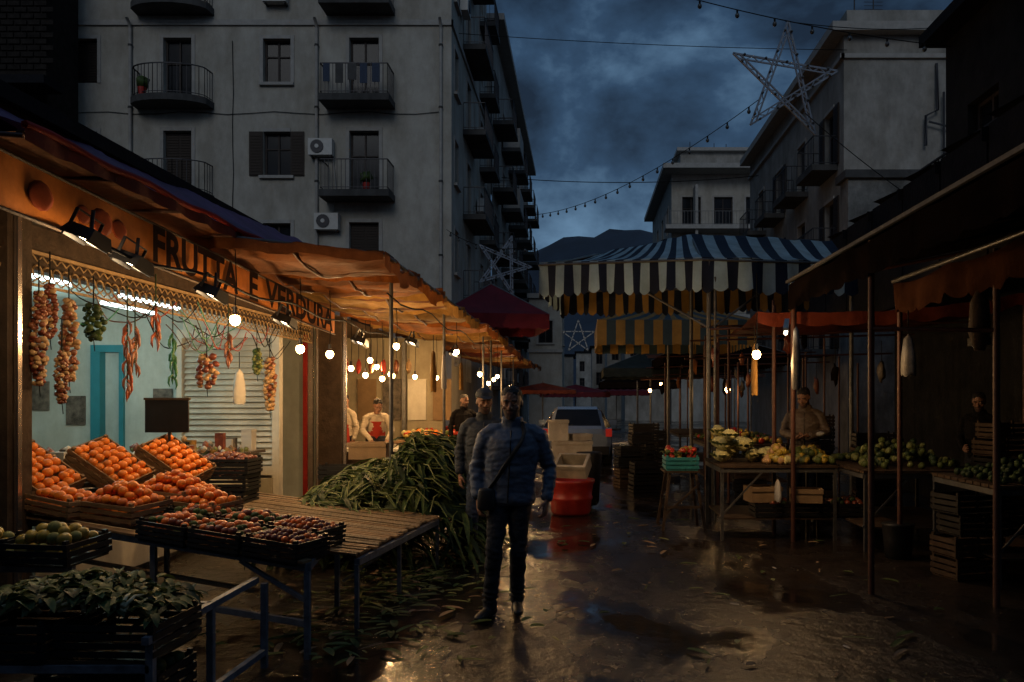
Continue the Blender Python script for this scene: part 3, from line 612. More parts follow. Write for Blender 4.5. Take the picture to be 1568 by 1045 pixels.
mb=MB('plastic_crate'); mb.T=place(-4.5,6.0,.83,-.2); crate(mb,.4,.9,.2,'plastic_black',4); mb.finish()
crateobj('orange_crate',place(-4.05,5.75,.86,-.3,.0,.12),.45,.3,.12,'wood','orange',.038,layers=2,dome=.05)
crateobj('orange_crate',place(-3.62,5.72,.80,-.32,.05,.06),.5,.34,.13,'wood',['orange','mandarin'],.036,layers=3,dome=.13)
crateobj('orange_crate',place(-3.45,6.12,.84,-.32,.05,.06),.5,.34,.13,'wood',['orange','mandarin'],.036,layers=3,dome=.13)
crateobj('orange_crate',place(-3.1,5.95,.78,-.32,.05,.06),.42,.3,.12,'wood',['orange','mandarin'],.036,layers=3,dome=.10)
for i in range(3):
    for j in range(2):
        crateobj('mandarin_crate',place(-3.02+i*.42,5.42-i*.135+j*.36,.70-i*.032+j*.02,-.32,.0,.08),.39,.33,.13,'plastic_black',['mandarin','mandarin','date','leaf'] if i<2 else ['date','mandarin','date'],.03 if i<2 else .024,layers=2,dome=.05,slats=4)
for i in range(3): crateobj('plastic_crate',place(-3.95+.02*i,8.0,.55+i*.17,0),.55,.36,.16,'plastic_black',['date','onion'],.035,slats=4,layers=1)
for (u,v,z) in((-3.75,4.45,.72),(-3.28,4.5,.72)): crateobj('lemon_crate',place(u,v,z,-.15,.06,.0),.42,.32,.12,'plastic_black',['lemon','lemon','leaf_pale'],.036,layers=2,dome=.08,slats=3)
mb=MB('crate_stand')
for (u,v) in((-3.9,4.3),(-2.0,4.3),(-2.0,3.7),(-3.6,3.7),(-1.95,4.9)): mb.beam((u,v,0),(u,v,.52),.035,.035,'metal_paint')
for a,b in (((-3.9,4.3,.54),(-2.0,4.3,.54)),((-2.0,3.65,.54),(-2.0,4.9,.54)),((-3.6,3.7,.40),(-2,3.7,.40)),((-2,3.7,.1),(-1.95,4.9,.1)),((-3.9,4.6,.68),(-2.9,4.55,.68))): mb.beam(a,b,.035,.035,'metal_paint')
for i in range(6): mb.box((-3.8,3.7+i*.1,.42),(-2.05,3.78+i*.1,.435),'wood_dark')
mb.finish()
def leaf(mb,p,d,L_,w_,k,droop=.3,up=V((0,0,1))):
    d=V(d).normalized(); s_=d.cross(up); s_=s_.normalized() if s_.length>.01 else V((1,0,0)); vs=[]; n=4
    for i in range(n+1):
        t=i/n; c=V(p)+d*L_*t-V((0,0,droop*L_*t*t)); ww=w_*(.35+.65*math.sin(math.pi*min(1,t*.85+.12)))*(1 if i<n else .15)
        vs+=[c-s_*ww/2+V((0,0,.25*ww)),c,c+s_*ww/2+V((0,0,.25*ww))]
    fs=[]
    for i in range(n):
        a=i*3; fs+=[(a,a+1,a+4,a+3),(a+1,a+2,a+5,a+4)]
    mb.add(vs,fs,k,True)
mb=MB('leafy_greens_crate'); 
for (u,v) in ((-2.95,3.7),(-2.45,3.72)):
    mb.T=place(u,v,.44,-.05); crate(mb,.46,.4,.16,'plastic_black',4); mb.T=Matrix.Identity(4)
for j in range(6):
    cx=-2.85+j*.13+U(-.03,.03); cy=U(3.68,3.85); z=.66; da=U(-.9,.9)
    for i in range(6):
        ox=U(-.03,.03); oz=U(-.015,.03); dx=math.sin(da)+U(-.25,.25); dy=math.cos(da); mb.loft([(cx+ox,cy,z+oz),(cx+ox+dx*.08,cy+.08*dy,z+.03+oz),(cx+ox+dx*.18,cy+.18*dy,z+.02+oz)],[.011,.008,.003],'stem_white',7)
for i in range(560):
    x=U(-3.0,-2.0); y=U(3.72,4.2); z=.58+.1*math.sin((x+3)*math.pi)+U(0,.08); a=U(0,6.28); leaf(mb,(x,y,z),(math.cos(a),math.sin(a),U(0,.8)),U(.06,.14),U(.03,.07),random.choice(['leaf','leaf2','leaf3','leaf','leaf_pale']),.6)
mb.finish()
mb=MB('radish_bunch')
for i in range(60): mb.ball((U(-3.25,-2.95),U(3.72,4.1),.56+U(0,.08)),U(.018,.028),'tomato',2)
for i in range(60): leaf(mb,(U(-3.25,-2.95),U(3.8,4.2),.6),(U(-1,1),U(-1,1),.6),.12,.04,'leaf3',.4)
mb.finish()
crateobj('plastic_crate',place(-2.95,4.32,.1,0),.5,.36,.2,'plastic_black',['leaf','leaf3'],.04,slats=4,layers=1)
crateobj('plastic_crate',place(-2.45,3.85,.12,0),.4,.36,.2,'plastic_black',['leaf','leaf3'],.04,slats=4,layers=1)
mb=MB('slatted_wooden_table')
a0,b0,c0,d0=V((-3.2,6.15,.60)),V((-1.62,5.75,.53)),V((-1.42,7.85,.50)),V((-4.1,9.2,.62))
for i in range(39):
    t=i/38; p_=lerp(a0,d0,t); q_=lerp(b0,c0,t); j=V((0,0,U(-.005,.005))); mb.beam(p_+j,q_+V((U(-.04,.04),U(-.008,.008),0))+j,U(.030,.044),.016,random.choice(['wood_pale','wood_pale','wood']))
for s_ in(.02,.5,.98): mb.beam(lerp(a0,b0,s_)-V((0,0,.03)),lerp(d0,c0,s_)-V((0,0,.03)),.05,.035,'wood_dark')
mb.beam(b0-V((0,0,.055)),c0-V((0,0,.055)),.04,.05,'metal_paint')
for q in(b0,c0,lerp(b0,c0,.45),lerp(b0,c0,.98)+V((-.7,.3,0)),d0,a0,lerp(d0,c0,.5)): mb.beam((q.x,q.y,0),(q.x,q.y,q.z-.07),.03,.03,'metal_paint')
m_=lerp(b0,c0,.45); mb.beam((m_.x,m_.y,.45),(m_.x-.5,m_.y+.1,.1),.02,.02,'metal_paint'); mb.beam((c0.x,c0.y,.42),(c0.x-.3,c0.y+.2,.2),.02,.02,'metal_paint')
mb.finish()
mb=MB('heap_of_leafy_greens')
def hz(x,y):
    a=max(0,1-((x+1.95)/1.35)**2); b=max(0,1-((y-9.2)/1.45)**2); return .35+.62*a*b+(.25 if x>-2.0 else 0)*a*b
mb.grid(lambda a,b: V((-3.25+a*2.1,8.0+b*2.3,hz(-3.25+a*2.1,8+b*2.3)-.1)),14,14,'leaf3')
for i in range(3000):
    x=U(-3.3,-1.1); y=U(7.85,10.3); z=hz(x,y)+U(-.1,.06)
    if x>-1.45 or y<8.1: z=U(.05,hz(x,y))
    a=random.gauss(-.5,1.0) ; k=random.choice(['leaf','leaf','leaf','leaf2','leaf3','leaf3'])
    leaf(mb,(x,y,z),(math.cos(a),math.sin(a),U(-.3,.35)),U(.18,.42),U(.025,.07),k,U(.2,.7))
for i in range(150):
    x=U(-3.0,-1.2); y=U(7.95,9.6); a=random.gauss(-.6,.5); z=hz(x,y)+.02; mb.tube([(x,y,z),(x+.25*math.cos(a),y+.25*math.sin(a),z-.0),(x+.45*math.cos(a),y+.45*math.sin(a),z-.12)],.007,random.choice(['leaf_pale','leaf2']),4)
for i in range(700):
    a=U(0,6.28); x=-1.65+.32*U(-1,1); y=9.3+.4*U(-1,1); leaf(mb,(x,y,U(.75,1.18)),(math.cos(a),math.sin(a),U(.1,1.2)),U(.1,.22),U(.03,.07),random.choice(['leaf','leaf3','leaf3']),.6)
mb.finish()
mb=MB('scattered_leaves')
for i in range(680):
    x=random.gauss(-1.6,.5); y=U(5.0,9.5)
    if R()<.22: x=U(-2,3); y=U(4,12)
    if R()<.3: x=random.gauss(-1.6,.25); y=random.gauss(7.0,.6)
    a=U(0,6.28); leaf(mb,(x,y,.012+U(0,.02)),(math.cos(a),math.sin(a),.05),U(.05,.24),U(.015,.06),random.choice(['leaf2','leaf2','leaf2','leaf','leaf_pale','cardboard']),.02)
mb.finish()
mb=MB('litter')
for i in range(900):
    x=U(-1.8,3.6); y=3.0+R()**1.7*14; s_=U(.004,.018); mb.add([(x,y,.005),(x+s_,y+s_*.3,.010),(x+s_*.8,y+s_,.005),(x-.2*s_,y+s_*.7,.008)],[(0,1,2,3)],random.choice(['cardboard','leaf_pale','leaf2','concrete_dark','plaster_old','concrete_dark','wood_dark']))
for i in range(22):
    x=U(-1.6,3.2); y=U(4,11); mb.beam((x,y,.012),(x+U(-.08,.08),y+U(-.08,.08),.014),.015,.006,random.choice(['cardboard','paper','wood']))
mb.finish()
# ------------------------------------------------------------------ street centre
mb=MB('red_tub'); c=(-.15,11.5)
prof=[(0,.26),(.04,.285),(.2,.30),(.22,.315),(.25,.315),(.27,.30),(.42,.32),(.46,.345),(.5,.345),(.5,.315),(.44,.30)]
mb.loft([(c[0],c[1],z+.002) for z,_ in prof],[r_ for _,r_ in prof],'plastic_red',24,ring='H'); mb.finish()
def sbox(name,u,v,z,sx,sy,h,k,rz=0,rx=0):
    mb=MB(name); mb.T=place(u,v,z,rz,rx); t=.03
    mb.box((0,0,0),(sx,sy,t),k); mb.box((0,0,t),(t,sy,h),k); mb.box((sx-t,0,t),(sx,sy,h),k); mb.box((t,0,t),(sx-t,t,h),k); mb.box((t,sy-t,t),(sx-t,sy,h),k)
    mb.box((-.012,-.012,h-.05),(sx+.012,-.001,h),k); mb.box((sx+.001,-.012,h-.05),(sx+.012,sy,h),k); mb.finish()
sbox('refuse_bin',-.45,12.3,.002,.62,.6,1.0,'styro',.05); 
mb=MB('refuse_bin'); mb.loft([(.12,12.1,.05),(.12,12.1,.1),(.12,12.1,.5),(.12,12.1,.82),(.12,12.1,.85)],[(.12,.12),(.15,.15),(.17,.17),(.2,.2),(.19,.19)],'plastic_black',16); mb.finish()
sbox('styrofoam_box',-.5,12.35,1.01,.3,.3,.32,'styro',.1); sbox('styrofoam_box',-.35,11.35,.53,.45,.3,.22,'styro',-.3,.6); sbox('styrofoam_box',-.12,12.4,1.01,.3,.3,.10,'styro',.3)
def car(name,u,v,k):
    mb=MB(name); mb.T=place(u,v,0)
    st=[(0,.42,.78,.80,.74,.70),(.06,.26,.90,.93,.84,.72),(.16,.24,.96,1.0,.86,.70),(.75,.24,.98,1.40,.87,.60),(1.2,.24,.98,1.46,.87,.60),(2.3,.24,.95,1.46,.87,.60),(3.0,.24,.92,1.02,.87,.68),(3.9,.28,.72,.82,.82,.62),(4.05,.4,.62,.66,.74,.6)]
    rings=[]
    for y,zb,zc,zr,wb,wr in st: rings.append([(-wb*.92,y,zb),(-wb,y,(zb+zc)/2),(-wb*.98,y,zc),(-wr,y,zr-.06),(-wr*.85,y,zr),(wr*.85,y,zr),(wr,y,zr-.06),(wb*.98,y,zc),(wb,y,(zb+zc)/2),(wb*.92,y,zb)])
    for i in range(len(st)-1):
        for j in range(9):
            kk=k
            if j in(2,6) and 2<=i<=5: kk='glass'
            if j==4 and i in(2,5): kk='glass'
            a,b=rings[i],rings[i+1]; mb.add([a[j],a[j+1],b[j+1],b[j]],[(0,1,2,3)],kk,False)
    mb.add(rings[0],[tuple(range(10))],k); mb.add(rings[-1],[tuple(range(9,-1,-1))],k)
    mb.box((-.78,-.06,.3),(.78,.0,.5),'plastic_black'); mb.box((-.26,-.075,.58),(.26,-.03,.69),'paper')
    for s_ in(-1,1):
        mb.box((s_*.78-.08,-.01,.74),(s_*.78+.07,.1,.93),'tail_red')
        for y in(.7,3.2): mb.cyl((s_*.68,y,.31),(s_*.87,y,.31),.31,'rubber',n=20); mb.cyl((s_*.872,y,.31),(s_*.885,y,.31),.19,'pole_grey',n=16)
        mb.box((s_*.98-.1,2.75,.95),(s_*.98+.1,2.85,1.08),k)
    mb.finish()
car('parked_car',-.1,19.5,'car_paint')
# ------------------------------------------------------------------ umbrellas / canopies
def umbrella(name,u,v,hw,ze,za,k,val=.22,n=1,k2=None,rot=0):
    mb=MB(name); mb.T=place(u,v,0,rot); c=[(-hw,-hw),(hw,-hw),(hw,hw),(-hw,hw)]; ks=[k,k2 or k]
    for i in range(4):
        a=V((*c[i],ze)); b=V((*c[(i+1)%4],ze)); ap=V((0,0,za)); m_=n
        for j in range(m_):
            t0,t1=j/m_,(j+1)/m_
            mb.grid(lambda p_,q_: (a.lerp(b,t0+(t1-t0)*p_)).lerp(ap,q_)-V((0,0,.12*math.sin(math.pi*q_)*abs(math.sin(math.pi*(t0+(t1-t0)*p_))))),max(1,8//m_),6,ks[j%2])
            mb.grid(lambda p_,q_: a.lerp(b,t0+(t1-t0)*p_)+V((0,0,-val*q_-.03*q_*abs(math.sin(10*math.pi*(t0+(t1-t0)*p_))))),max(2,40//m_),1,ks[j%2])
        mb.cyl(a,ap,.012,'pole_grey',n=5); mb.cyl(V((0,0,ze-.25)),a.lerp(ap,.4),.01,'pole_grey',n=5)
    mb.cyl((0,0,.08),(0,0,za+.05),.025,'pole_grey'); mb.cyl((0,0,0),(0,0,.079),.25,'concrete_dark',n=14); mb.finish()
umbrella('market_umbrella',-1.95,17.2,1.1,3.4,4.15,'fab_maroon',.28,rot=.2)
umbrella('market_umbrella',1.8,16.5,1.5,3.15,3.7,'stripe_yellow',.45,17,'stripe_teal')
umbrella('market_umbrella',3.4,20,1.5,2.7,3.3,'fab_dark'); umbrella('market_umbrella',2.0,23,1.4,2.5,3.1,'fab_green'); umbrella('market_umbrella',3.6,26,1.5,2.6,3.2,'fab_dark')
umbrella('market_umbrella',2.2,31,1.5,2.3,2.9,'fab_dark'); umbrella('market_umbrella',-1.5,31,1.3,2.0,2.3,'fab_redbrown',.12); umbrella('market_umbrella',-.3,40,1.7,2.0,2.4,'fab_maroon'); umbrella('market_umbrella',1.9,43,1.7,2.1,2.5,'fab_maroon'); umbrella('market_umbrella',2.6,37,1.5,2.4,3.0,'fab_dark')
mb=MB('striped_canopy')
def panel(A,B,C,D,n,ks,sag=.06,sub=8):
    for i in range(n):
        t0,t1=i/n,(i+1)/n
        mb.grid(lambda p_,q_: lerp(lerp(A,B,t0+(t1-t0)*p_),lerp(D,C,t0+(t1-t0)*p_),q_)-V((0,0,sag*math.sin(math.pi*q_)+.03*noise.noise(V(((t0+(t1-t0)*p_)*8,q_*3,A.x))))),2,sub,ks[i%2])
def val(A,B,h,n,ks,ph=0):
    for i in range(n):
        t0,t1=i/n,(i+1)/n
        def vf(p_,q_):
            t=t0+(t1-t0)*p_; P=lerp(A,B,t); return P+V((.02*math.sin(t*37+ph)*q_,.045*math.sin(t*29+ph)*q_-.02*q_,-h*q_*(1+.06*math.sin(t*13+ph))-.05*q_*abs(math.sin(p_*math.pi))))
        mb.grid(vf,6,4,ks[i%2])
ks=['stripe_light','stripe_navy']; kr=['stripe_navy','stripe_light']
Lc=V((-.58,11.0,3.54)); Cc=V((1.62,10.7,3.56)); Rc=V((3.9,11.3,3.6)); P1=V((1.68,12.2,4.18)); P2=V((3.9,12.4,4.12)); BL=V((-.3,13.5,3.5)); BC=V((1.8,13.5,3.55)); BR=V((3.9,13.6,3.6)); PL=V((.3,12.15,3.88))
panel(Lc,Cc,P1,PL,19,ks); panel(Cc,Rc,P2,P1,13,kr); panel(BL,BC,P1,PL,15,kr); panel(BC,BR,P2,P1,13,ks); panel(BL,Lc,PL,PL,9,ks,.02)
val(Lc,Cc,.42,19,ks); val(Cc,Rc,.42,13,kr,2); val(BL,Lc,.42,9,kr,1)
ky=['stripe_yellow','stripe_navy']; val(BL,BC,.4,19,ky,3); val(BC,BR,.4,17,ky,4)
for a,b in((Lc,Cc),(Cc,Rc),(BL,BC),(BC,BR),(BL,Lc),(BC,P1),(Cc,P1),(P1,P2),(PL,P1)): mb.cyl(a-V((0,0,.03)),b-V((0,0,.03)),.018,'pole_grey')
for q in (V((1.72,10.75,0)),V((3.85,11.35,0)),V((1.85,13.4,0))): mb.cyl(q,(q.x,q.y,3.55),.03,'pole_grey')
mb.cyl((1.75,10.75,2.6),(.4,11.5,3.5),.016,'pole_grey'); mb.cyl((1.75,10.75,2.6),(3.0,11.4,3.5),.016,'pole_grey'); mb.cyl((1.8,10.72,.0),(1.8,10.72,3.3),.018,'pole_grey')
mb.finish()
mb=MB('right_stall_awning')
def R1(a,b):
    y=4.0+b*5.3; u=2.42+a*3.0; return V((u,y,2.99+.62*a-.06*math.sin(math.pi*((b*4)%1))*math.sin(math.pi*a)+.03*noise.noise(V((u,y,0))*2)))
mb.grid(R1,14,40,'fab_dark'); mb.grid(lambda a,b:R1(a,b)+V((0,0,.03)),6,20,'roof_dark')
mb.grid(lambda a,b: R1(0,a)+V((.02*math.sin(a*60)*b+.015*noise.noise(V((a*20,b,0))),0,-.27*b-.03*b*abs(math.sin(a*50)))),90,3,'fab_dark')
mb.beam((2.40,4,3.02),(2.40,9.3,3.02),.03,.03,'pole_grey')
for b in(.52,.99): y=4+5.3*b; mb.cyl((2.46,y,0),(2.46,y,3.0),.028,'pole_rust'); mb.cyl((2.46,y,2.96),(5.4,y,3.55),.02,'pole_rust')
mb.finish()
mb=MB('right_stall_awning')
def R2(a,b):
    y=4.6+b*3.7; u=3.25+a*2.6; return V((u,y,2.86+.35*a-.05*math.sin(math.pi*((b*3)%1))))
mb.grid(R2,10,30,'fab_dark')
def v2(a,b): return R2(0,a)+V((.03*math.sin(a*45)*b,0,-.26*b-.05*b*abs(math.sin(a*33))))
mb.grid(v2,90,4,'fab_valance'); mb.cyl((3.25,4.6,2.88),(3.25,8.3,2.88),.022,'pole_grey'); mb.cyl((3.3,6.33,0),(3.3,6.33,2.85),.028,'pole_rust'); mb.cyl((3.3,8.25,0),(3.3,8.25,2.85),.028,'pole_rust')
mb.cyl((3.3,6.33,2.2),(2.46,6.75,2.25),.018,'pole_rust'); mb.finish()
mb=MB('red_canopy')
def RC(a,b): return V((2.1+a*3.4,9.5+b*3.2,2.70+.22*a-.12*math.sin(math.pi*b)-.08*math.sin(math.pi*a)+.06*noise.noise(V((a*6,b*6,1)))))
mb.grid(RC,20,16,'fab_redbrown'); mb.grid(lambda a,b: RC(a,0)+V((0,-.03*math.sin(a*40)*b,-.13*b-.04*b*abs(math.sin(a*24)))),60,2,'fab_redbrown')
for q in((2.35,9.7),(2.35,12.7),(5.4,9.7)): mb.cyl((q[0],q[1],0),(q[0],q[1],2.8),.022,'pole_rust')
mb.finish()
mb=MB('corrugated_roof')
for i in range(11):
    y0=5.2+i*1.15; z=4.72-.035*i; mb.grid(lambda a,b:V((4.4+a*4,y0+b*1.25,z+.25*a+.1*b+.025*math.sin(a*90))),60,2,'roof_dark',False); mb.box((4.35,y0,z-.15),(8.4,y0+.03,z-.003),'roof_dark'); mb.box((4.42,y0+.035,2.95),(4.5,y0+1.14,z-.01),'roof_dark')
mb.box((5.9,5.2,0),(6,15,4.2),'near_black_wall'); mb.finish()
# ------------------------------------------------------------------ right stalls
def table(name,u0,u1,v0,v1,z,shelf=True,k='wood_dark'):
    mb=MB(name); n=max(2,int((v1-v0)/.13))
    for i in range(n): mb.box((u0,v0+(v1-v0)*i/n,z-.03),(u1,v0+(v1-v0)*(i+.88)/n,z),k)
    for a in(u0+.03,u1-.03):
        for b in(v0+.03,v1-.03): mb.beam((a,b,0),(a,b,z-.031),.035,.035,'pole_grey')
    mb.beam((u0,v0+.03,z-.06),(u1,v0+.03,z-.06),.03,.05,'pole_grey'); mb.beam((u0+.03,v0,z-.065),(u0+.03,v1,z-.065),.03,.05,'pole_grey'); mb.beam((u0,v0+.03,z*.3),(u0+.5,v0+.03,z-.08),.02,.02,'pole_grey')
    if shelf: mb.box((u0+.05,v0+.05,.24),(u1-.05,v1-.05,.26),k)
    mb.finish()
table('market_stall_table',1.62,3.0,9.3,10.5,.88); table('market_stall_table',3.05,4.4,8.6,10.4,.88); table('market_stall_table',3.6,5.2,6.9,8.2,.9)
table('market_stall_table',2.2,3.6,13.5,16,.88); table('market_stall_table',2.2,3.8,18,21,.88)
def prodobj(name,u0,u1,v0,v1,z,ks,r_,n,dome=.12):
    mb=MB(name)
    for i in range(n):
        a,b=R(),R(); d=dome*math.sin(math.pi*a)*math.sin(math.pi*b); mb.ball((u0+(u1-u0)*a,v0+(v1-v0)*b,z+r_*.8+d*R()+d*.4),r_*U(.8,1.15),random.choice(ks),2,nz=.25)
    mb.finish()
mb=MB('cauliflower_pile')
for i in range(30):
    l=i//14; x=U(1.68,2.1+ .3*(1-l)); y=U(9.5,10.3); z=.96+l*.13+U(0,.03)
    mb.ball((x,y,z),.085,'cauli',3,(1,1,.8),nz=.35)
    for k in range(9): a=k*.7+U(0,.4); leaf(mb,(x+.05*math.cos(a),y+.05*math.sin(a),z-.05),(math.cos(a)*.6,math.sin(a)*.6,.7),.14,.07,random.choice(['leaf_pale','leaf2']),.3)
mb.finish()
prodobj('potato_pile',2.2,2.55,9.4,10.0,.885,['cauli','lemon','garlic'],.045,90); prodobj('vegetable_pile',2.55,3.0,9.4,10.3,.885,['leaf_pale','lemon','leaf2'],.045,90); prodobj('vegetable_pile',3.2,4.3,8.8,10.2,.885,['leaf2','leaf_pale','leaf3'],.04,190,.2); prodobj('vegetable_pile',3.7,5.1,7.0,8.0,.905,['leaf','leaf3','leaf3'],.035,220,.15); prodobj('vegetable_pile',2.3,3.5,13.6,15.9,.885,['tomato','leaf2','lemon'],.05,140)
for i in range(3): crateobj('plastic_crate',place(2.05+i*.45,9.35,.27,0),.42,.34,.16,'plastic_black',['leaf3','onion','date'],.04,slats=3,layers=1)
sbox('cardboard_box',2.0,9.32,.44,.36,.3,.18,'cardboard',.15); sbox('cardboard_box',2.45,9.32,.44,.36,.3,.16,'cardboard',-.2); bag(2.3,9.32,.72,.46,.22,'paper','plastic_bag')
mb=MB('wooden_trestle')
for (a,b,c_,d_) in((1.12,10.1,1.02,9.95),(1.45,10.1,1.55,9.95),(1.12,10.5,1.02,10.65),(1.45,10.5,1.55,10.65)): mb.beam((c_,d_,0),(a,b,.72),.035,.035,'wood_dark')
mb.box((1.05,10.05,.722),(1.5,10.55,.747),'wood_dark'); mb.beam((1.05,9.98,.3),(1.52,9.98,.3),.03,.03,'wood_dark'); mb.beam((1.05,10.0,.2),(1.5,10.0,.6),.025,.025,'wood_dark'); mb.finish()
mb=MB('vegetable_crate'); mb.T=place(1.08,10.08,.762); crate(mb,.4,.42,.16,'plastic_teal',3); mb.T=Matrix.Identity(4)
for i in range(60): mb.ball((U(1.1,1.46),U(10.1,10.45),U(.9,1.02)),.035,random.choice(['tomato','leaf2','lemon']),2)
for i in range(120): a=U(0,6.28); leaf(mb,(U(1.1,1.45),U(10.1,10.45),.95),(math.cos(a),math.sin(a),.8),.13,.04,random.choice(['leaf2','leaf_pale','leaf']),.5)
mb.finish()
def stack(u,v,n,k='plastic_black',rz=0):
    mb=MB('crate_stack')
    for i in range(n): mb.T=place(u+U(-.03,.03),v,.013+i*.2,rz+U(-.06,.06)); crate(mb,.5,.34,.17,random.choice([k,k,'wood_dark']),3)
    mb.finish()
for a in((3.4,7.2,4),(4.2,6.6,5),(4.0,8.6,3),(3.0,11.6,5),(1.0,15.2,6),(.7,14.6,4),(1.3,17,5),(3.8,11,6),(2.4,12.5,4),(4.7,9,7),(1.2,20,5),(-2.6,12.6,5),(.9,13.4,3),(5.1,7.4,6),(3.6,13,7)): stack(*a[:3],rz=U(-.3,.3))
mb=MB('storage_bin'); mb.loft([(3.3,8.3,.0),(3.3,8.3,.2),(3.3,8.3,.34),(3.3,8.3,.36)],[.13,.145,.16,.17],'plastic_black',18,ring='H'); mb.finish()
mb=MB('stall_pole_frame')
for i in range(30):
    u=U(1.7,5.2); v=U(10,26); mb.cyl((u,v,0),(u,v,U(2.2,3.0)),.018,random.choice(['pole_grey','pole_rust','pole_rust']),n=6)
for i in range(14):
    v=U(10,24); z=U(2.2,2.9); mb.cyl((1.7,v,z),(5.2,v+U(-.5,.5),z+.1),.016,'pole_rust',n=6)
mb.finish()
mb=MB('hanging_goods')
for i in range(26):
    u=U(1.8,4.5); v=U(9.6,20); z=U(1.9,2.7); mb.ball((u,v,z-.1),.08,random.choice(['fab_dark','date','fab_brown','onion','poster']),2,(.6,.6,1.6),nz=.9); mb.tube([(u,v,z),(u,v,z+.3)],.005,'cable',4)
mb.finish()
mb=MB('fluorescent_tube'); mb.cyl((1.95,7.6,2.28),(2.3,8.9,2.5),.018,'bulb_white',n=8); mb.beam((1.95,7.6,2.32),(2.3,8.9,2.54),.05,.03,'ac_white'); o=mb.finish(); light(o,2.1,8.2,2.3,5,(1,.75,.45),.1,'tube_light')
mb=MB('floodlight'); mb.box((4.0,8.0,2.2),(4.12,8.25,2.28),'plastic_black'); mb.box((4.02,8.04,2.19),(4.08,8.18,2.198),'bulb_white'); mb.cyl((4.05,8.1,2.28),(4.05,8.1,2.9),.01,'iron'); mb.finish()
mb=MB('woven_basket'); mb.loft([(3.25,6.5,2.55),(3.25,6.5,2.45),(3.25,6.5,2.2),(3.25,6.5,2.05)],[.02,.07,.085,.04],'wood_dark',12); mb.finish()
sbox('cardboard_box',-3.1,10.6,.85,.5,.4,.22,'cardboard'); stack(-3.4,10.4,4); stack(-2.7,10.8,4)
# ------------------------------------------------------------------ strings, stars
def festoon(P,Q,sag,n,bulbs=True,r_=.01,br=.04):
    mb=MB('festoon_lights' if bulbs else 'overhead_wire'); pts=[lerp(P,Q,i/40)-V((0,0,sag*4*(i/40)*(1-i/40))) for i in range(41)]; mb.tube(pts,r_,'cable',4)
    if bulbs:
        for i in range(n):
            t=(i+.5)/n; p_=lerp(P,Q,t)-V((0,0,sag*4*t*(1-t))); mb.cyl(p_,p_-V((0,0,.07)),.018,'cable',n=6); mb.ball(p_-V((0,0,.1)),br,'bulb_off',2,(1,1,1.2))
    mb.finish()
festoon((-2.2,14,10.1),(9,14,7.7),.55,17); festoon((-1.85,30,8.6),(3.6,16,7.7),.5,18); festoon((4.5,16,7.4),(8.5,16,4.6),.2,0,False); festoon((-4.0,26,13.6),(9,27,13.5),.1,0,False,.012); festoon((-4,40,12.8),(9,40,12.9),.3,0,False,.02); festoon((-4.4,26,7.2),(-1.4,22,5.9),.3,9); festoon((1.0,12,9.4),(9,12,8.6),.4,0,False)
def star(name,u,v,z,Rr,rot,k,w_=.035,tilt=0,lat=True):
    mb=MB(name); mb.T=Matrix.Translation((u,v,z))@Matrix.Rotation(tilt,4,'Z')@Matrix.Rotation(rot,4,'Y')
    P=[V((Rr*math.sin(2*math.pi*i/5),0,Rr*math.cos(2*math.pi*i/5))) for i in range(5)]
    for i in range(5):
        a=P[i]; b=P[(i+2)%5]; mb.beam(a,b,w_,w_,k)
        if lat:
            n=14; d=(b-a); s_=V((d.z,0,-d.x)).normalized()*Rr*.07; mb.beam(a.lerp(b,.05)+s_,a.lerp(b,.95)+s_,w_*.8,w_*.8,k)
            for j in range(n): mb.beam(a.lerp(b,.05+.9*j/n)+(s_ if j%2 else s_*0),a.lerp(b,.05+.9*(j+1)/n)+(s_*0 if j%2 else s_),w_*.45,w_*.45,k)
    for i in range(5): 
        for j in range(5): mb.ball(P[i].lerp(P[(i+2)%5],.1+.2*j)+V((0,-.04,0)),.03,'bulb_off',1)
    mb.T=Matrix.Identity(4); mb.finish()
star('star_decoration',4.1,16,8.05,1.22,.05,'star_frame',.035,.25); star('star_decoration',-.15,40,4.8,.85,0,'ac_white',.05,lat=False); star('star_decoration',-2.35,24,5.7,.95,.3,'star_frame',.035,.5)
festoon((4.1,16,9.25),(9,20,11),.1,0,False)
# ------------------------------------------------------------------ people
def remesh(src,voxel,sm=2,pos_mat=None,disp=None):
    me=bpy.data.meshes.new('tmp'); me.from_pydata(src.v,[],src.f); o=bpy.data.objects.new('tmp',me); sc.collection.objects.link(o)
    bm=bmesh.new(); bm.from_mesh(me); bmesh.ops.recalc_face_normals(bm,faces=bm.faces); bm.to_mesh(me); bm.free()
    md=o.modifiers.new('r','REMESH'); md.mode='VOXEL'; md.voxel_size=voxel; md2=o.modifiers.new('s','SMOOTH'); md2.iterations=sm; md2.factor=.5
    dg=bpy.context.evaluated_depsgraph_get(); dg.update(); m2=o.evaluated_get(dg).to_mesh()
    bvh=BVHTree.FromPolygons(src.v,src.f); vs=[v.co.copy() for v in m2.vertices]; nm=[v.normal.copy() for v in m2.vertices]; fs=[tuple(p.vertices) for p in m2.polygons]
    ms=[]
    for p in m2.polygons:
        c=p.center.copy(); h=bvh.find_nearest(c); k=src.mats[src.m[h[2]]] if h[2] is not None else src.mats[0]
        if pos_mat: k=pos_mat(c,k)
        ms.append(k)
    if disp: vs=[v+n*disp(v) for v,n in zip(vs,nm)]
    o.evaluated_get(dg).to_mesh_clear(); bpy.data.objects.remove(o); bpy.data.meshes.remove(me)
    return vs,fs,ms
def addmesh(mb,res,T):
    vs,fs,ms=res; o=len(mb.v); mb.v+=[mb.T@(T@v) for v in vs]
    for f,k in zip(fs,ms): mb.f.append([o+a for a in f]); mb.m.append(mb.mi(k)); mb.s.append(True)
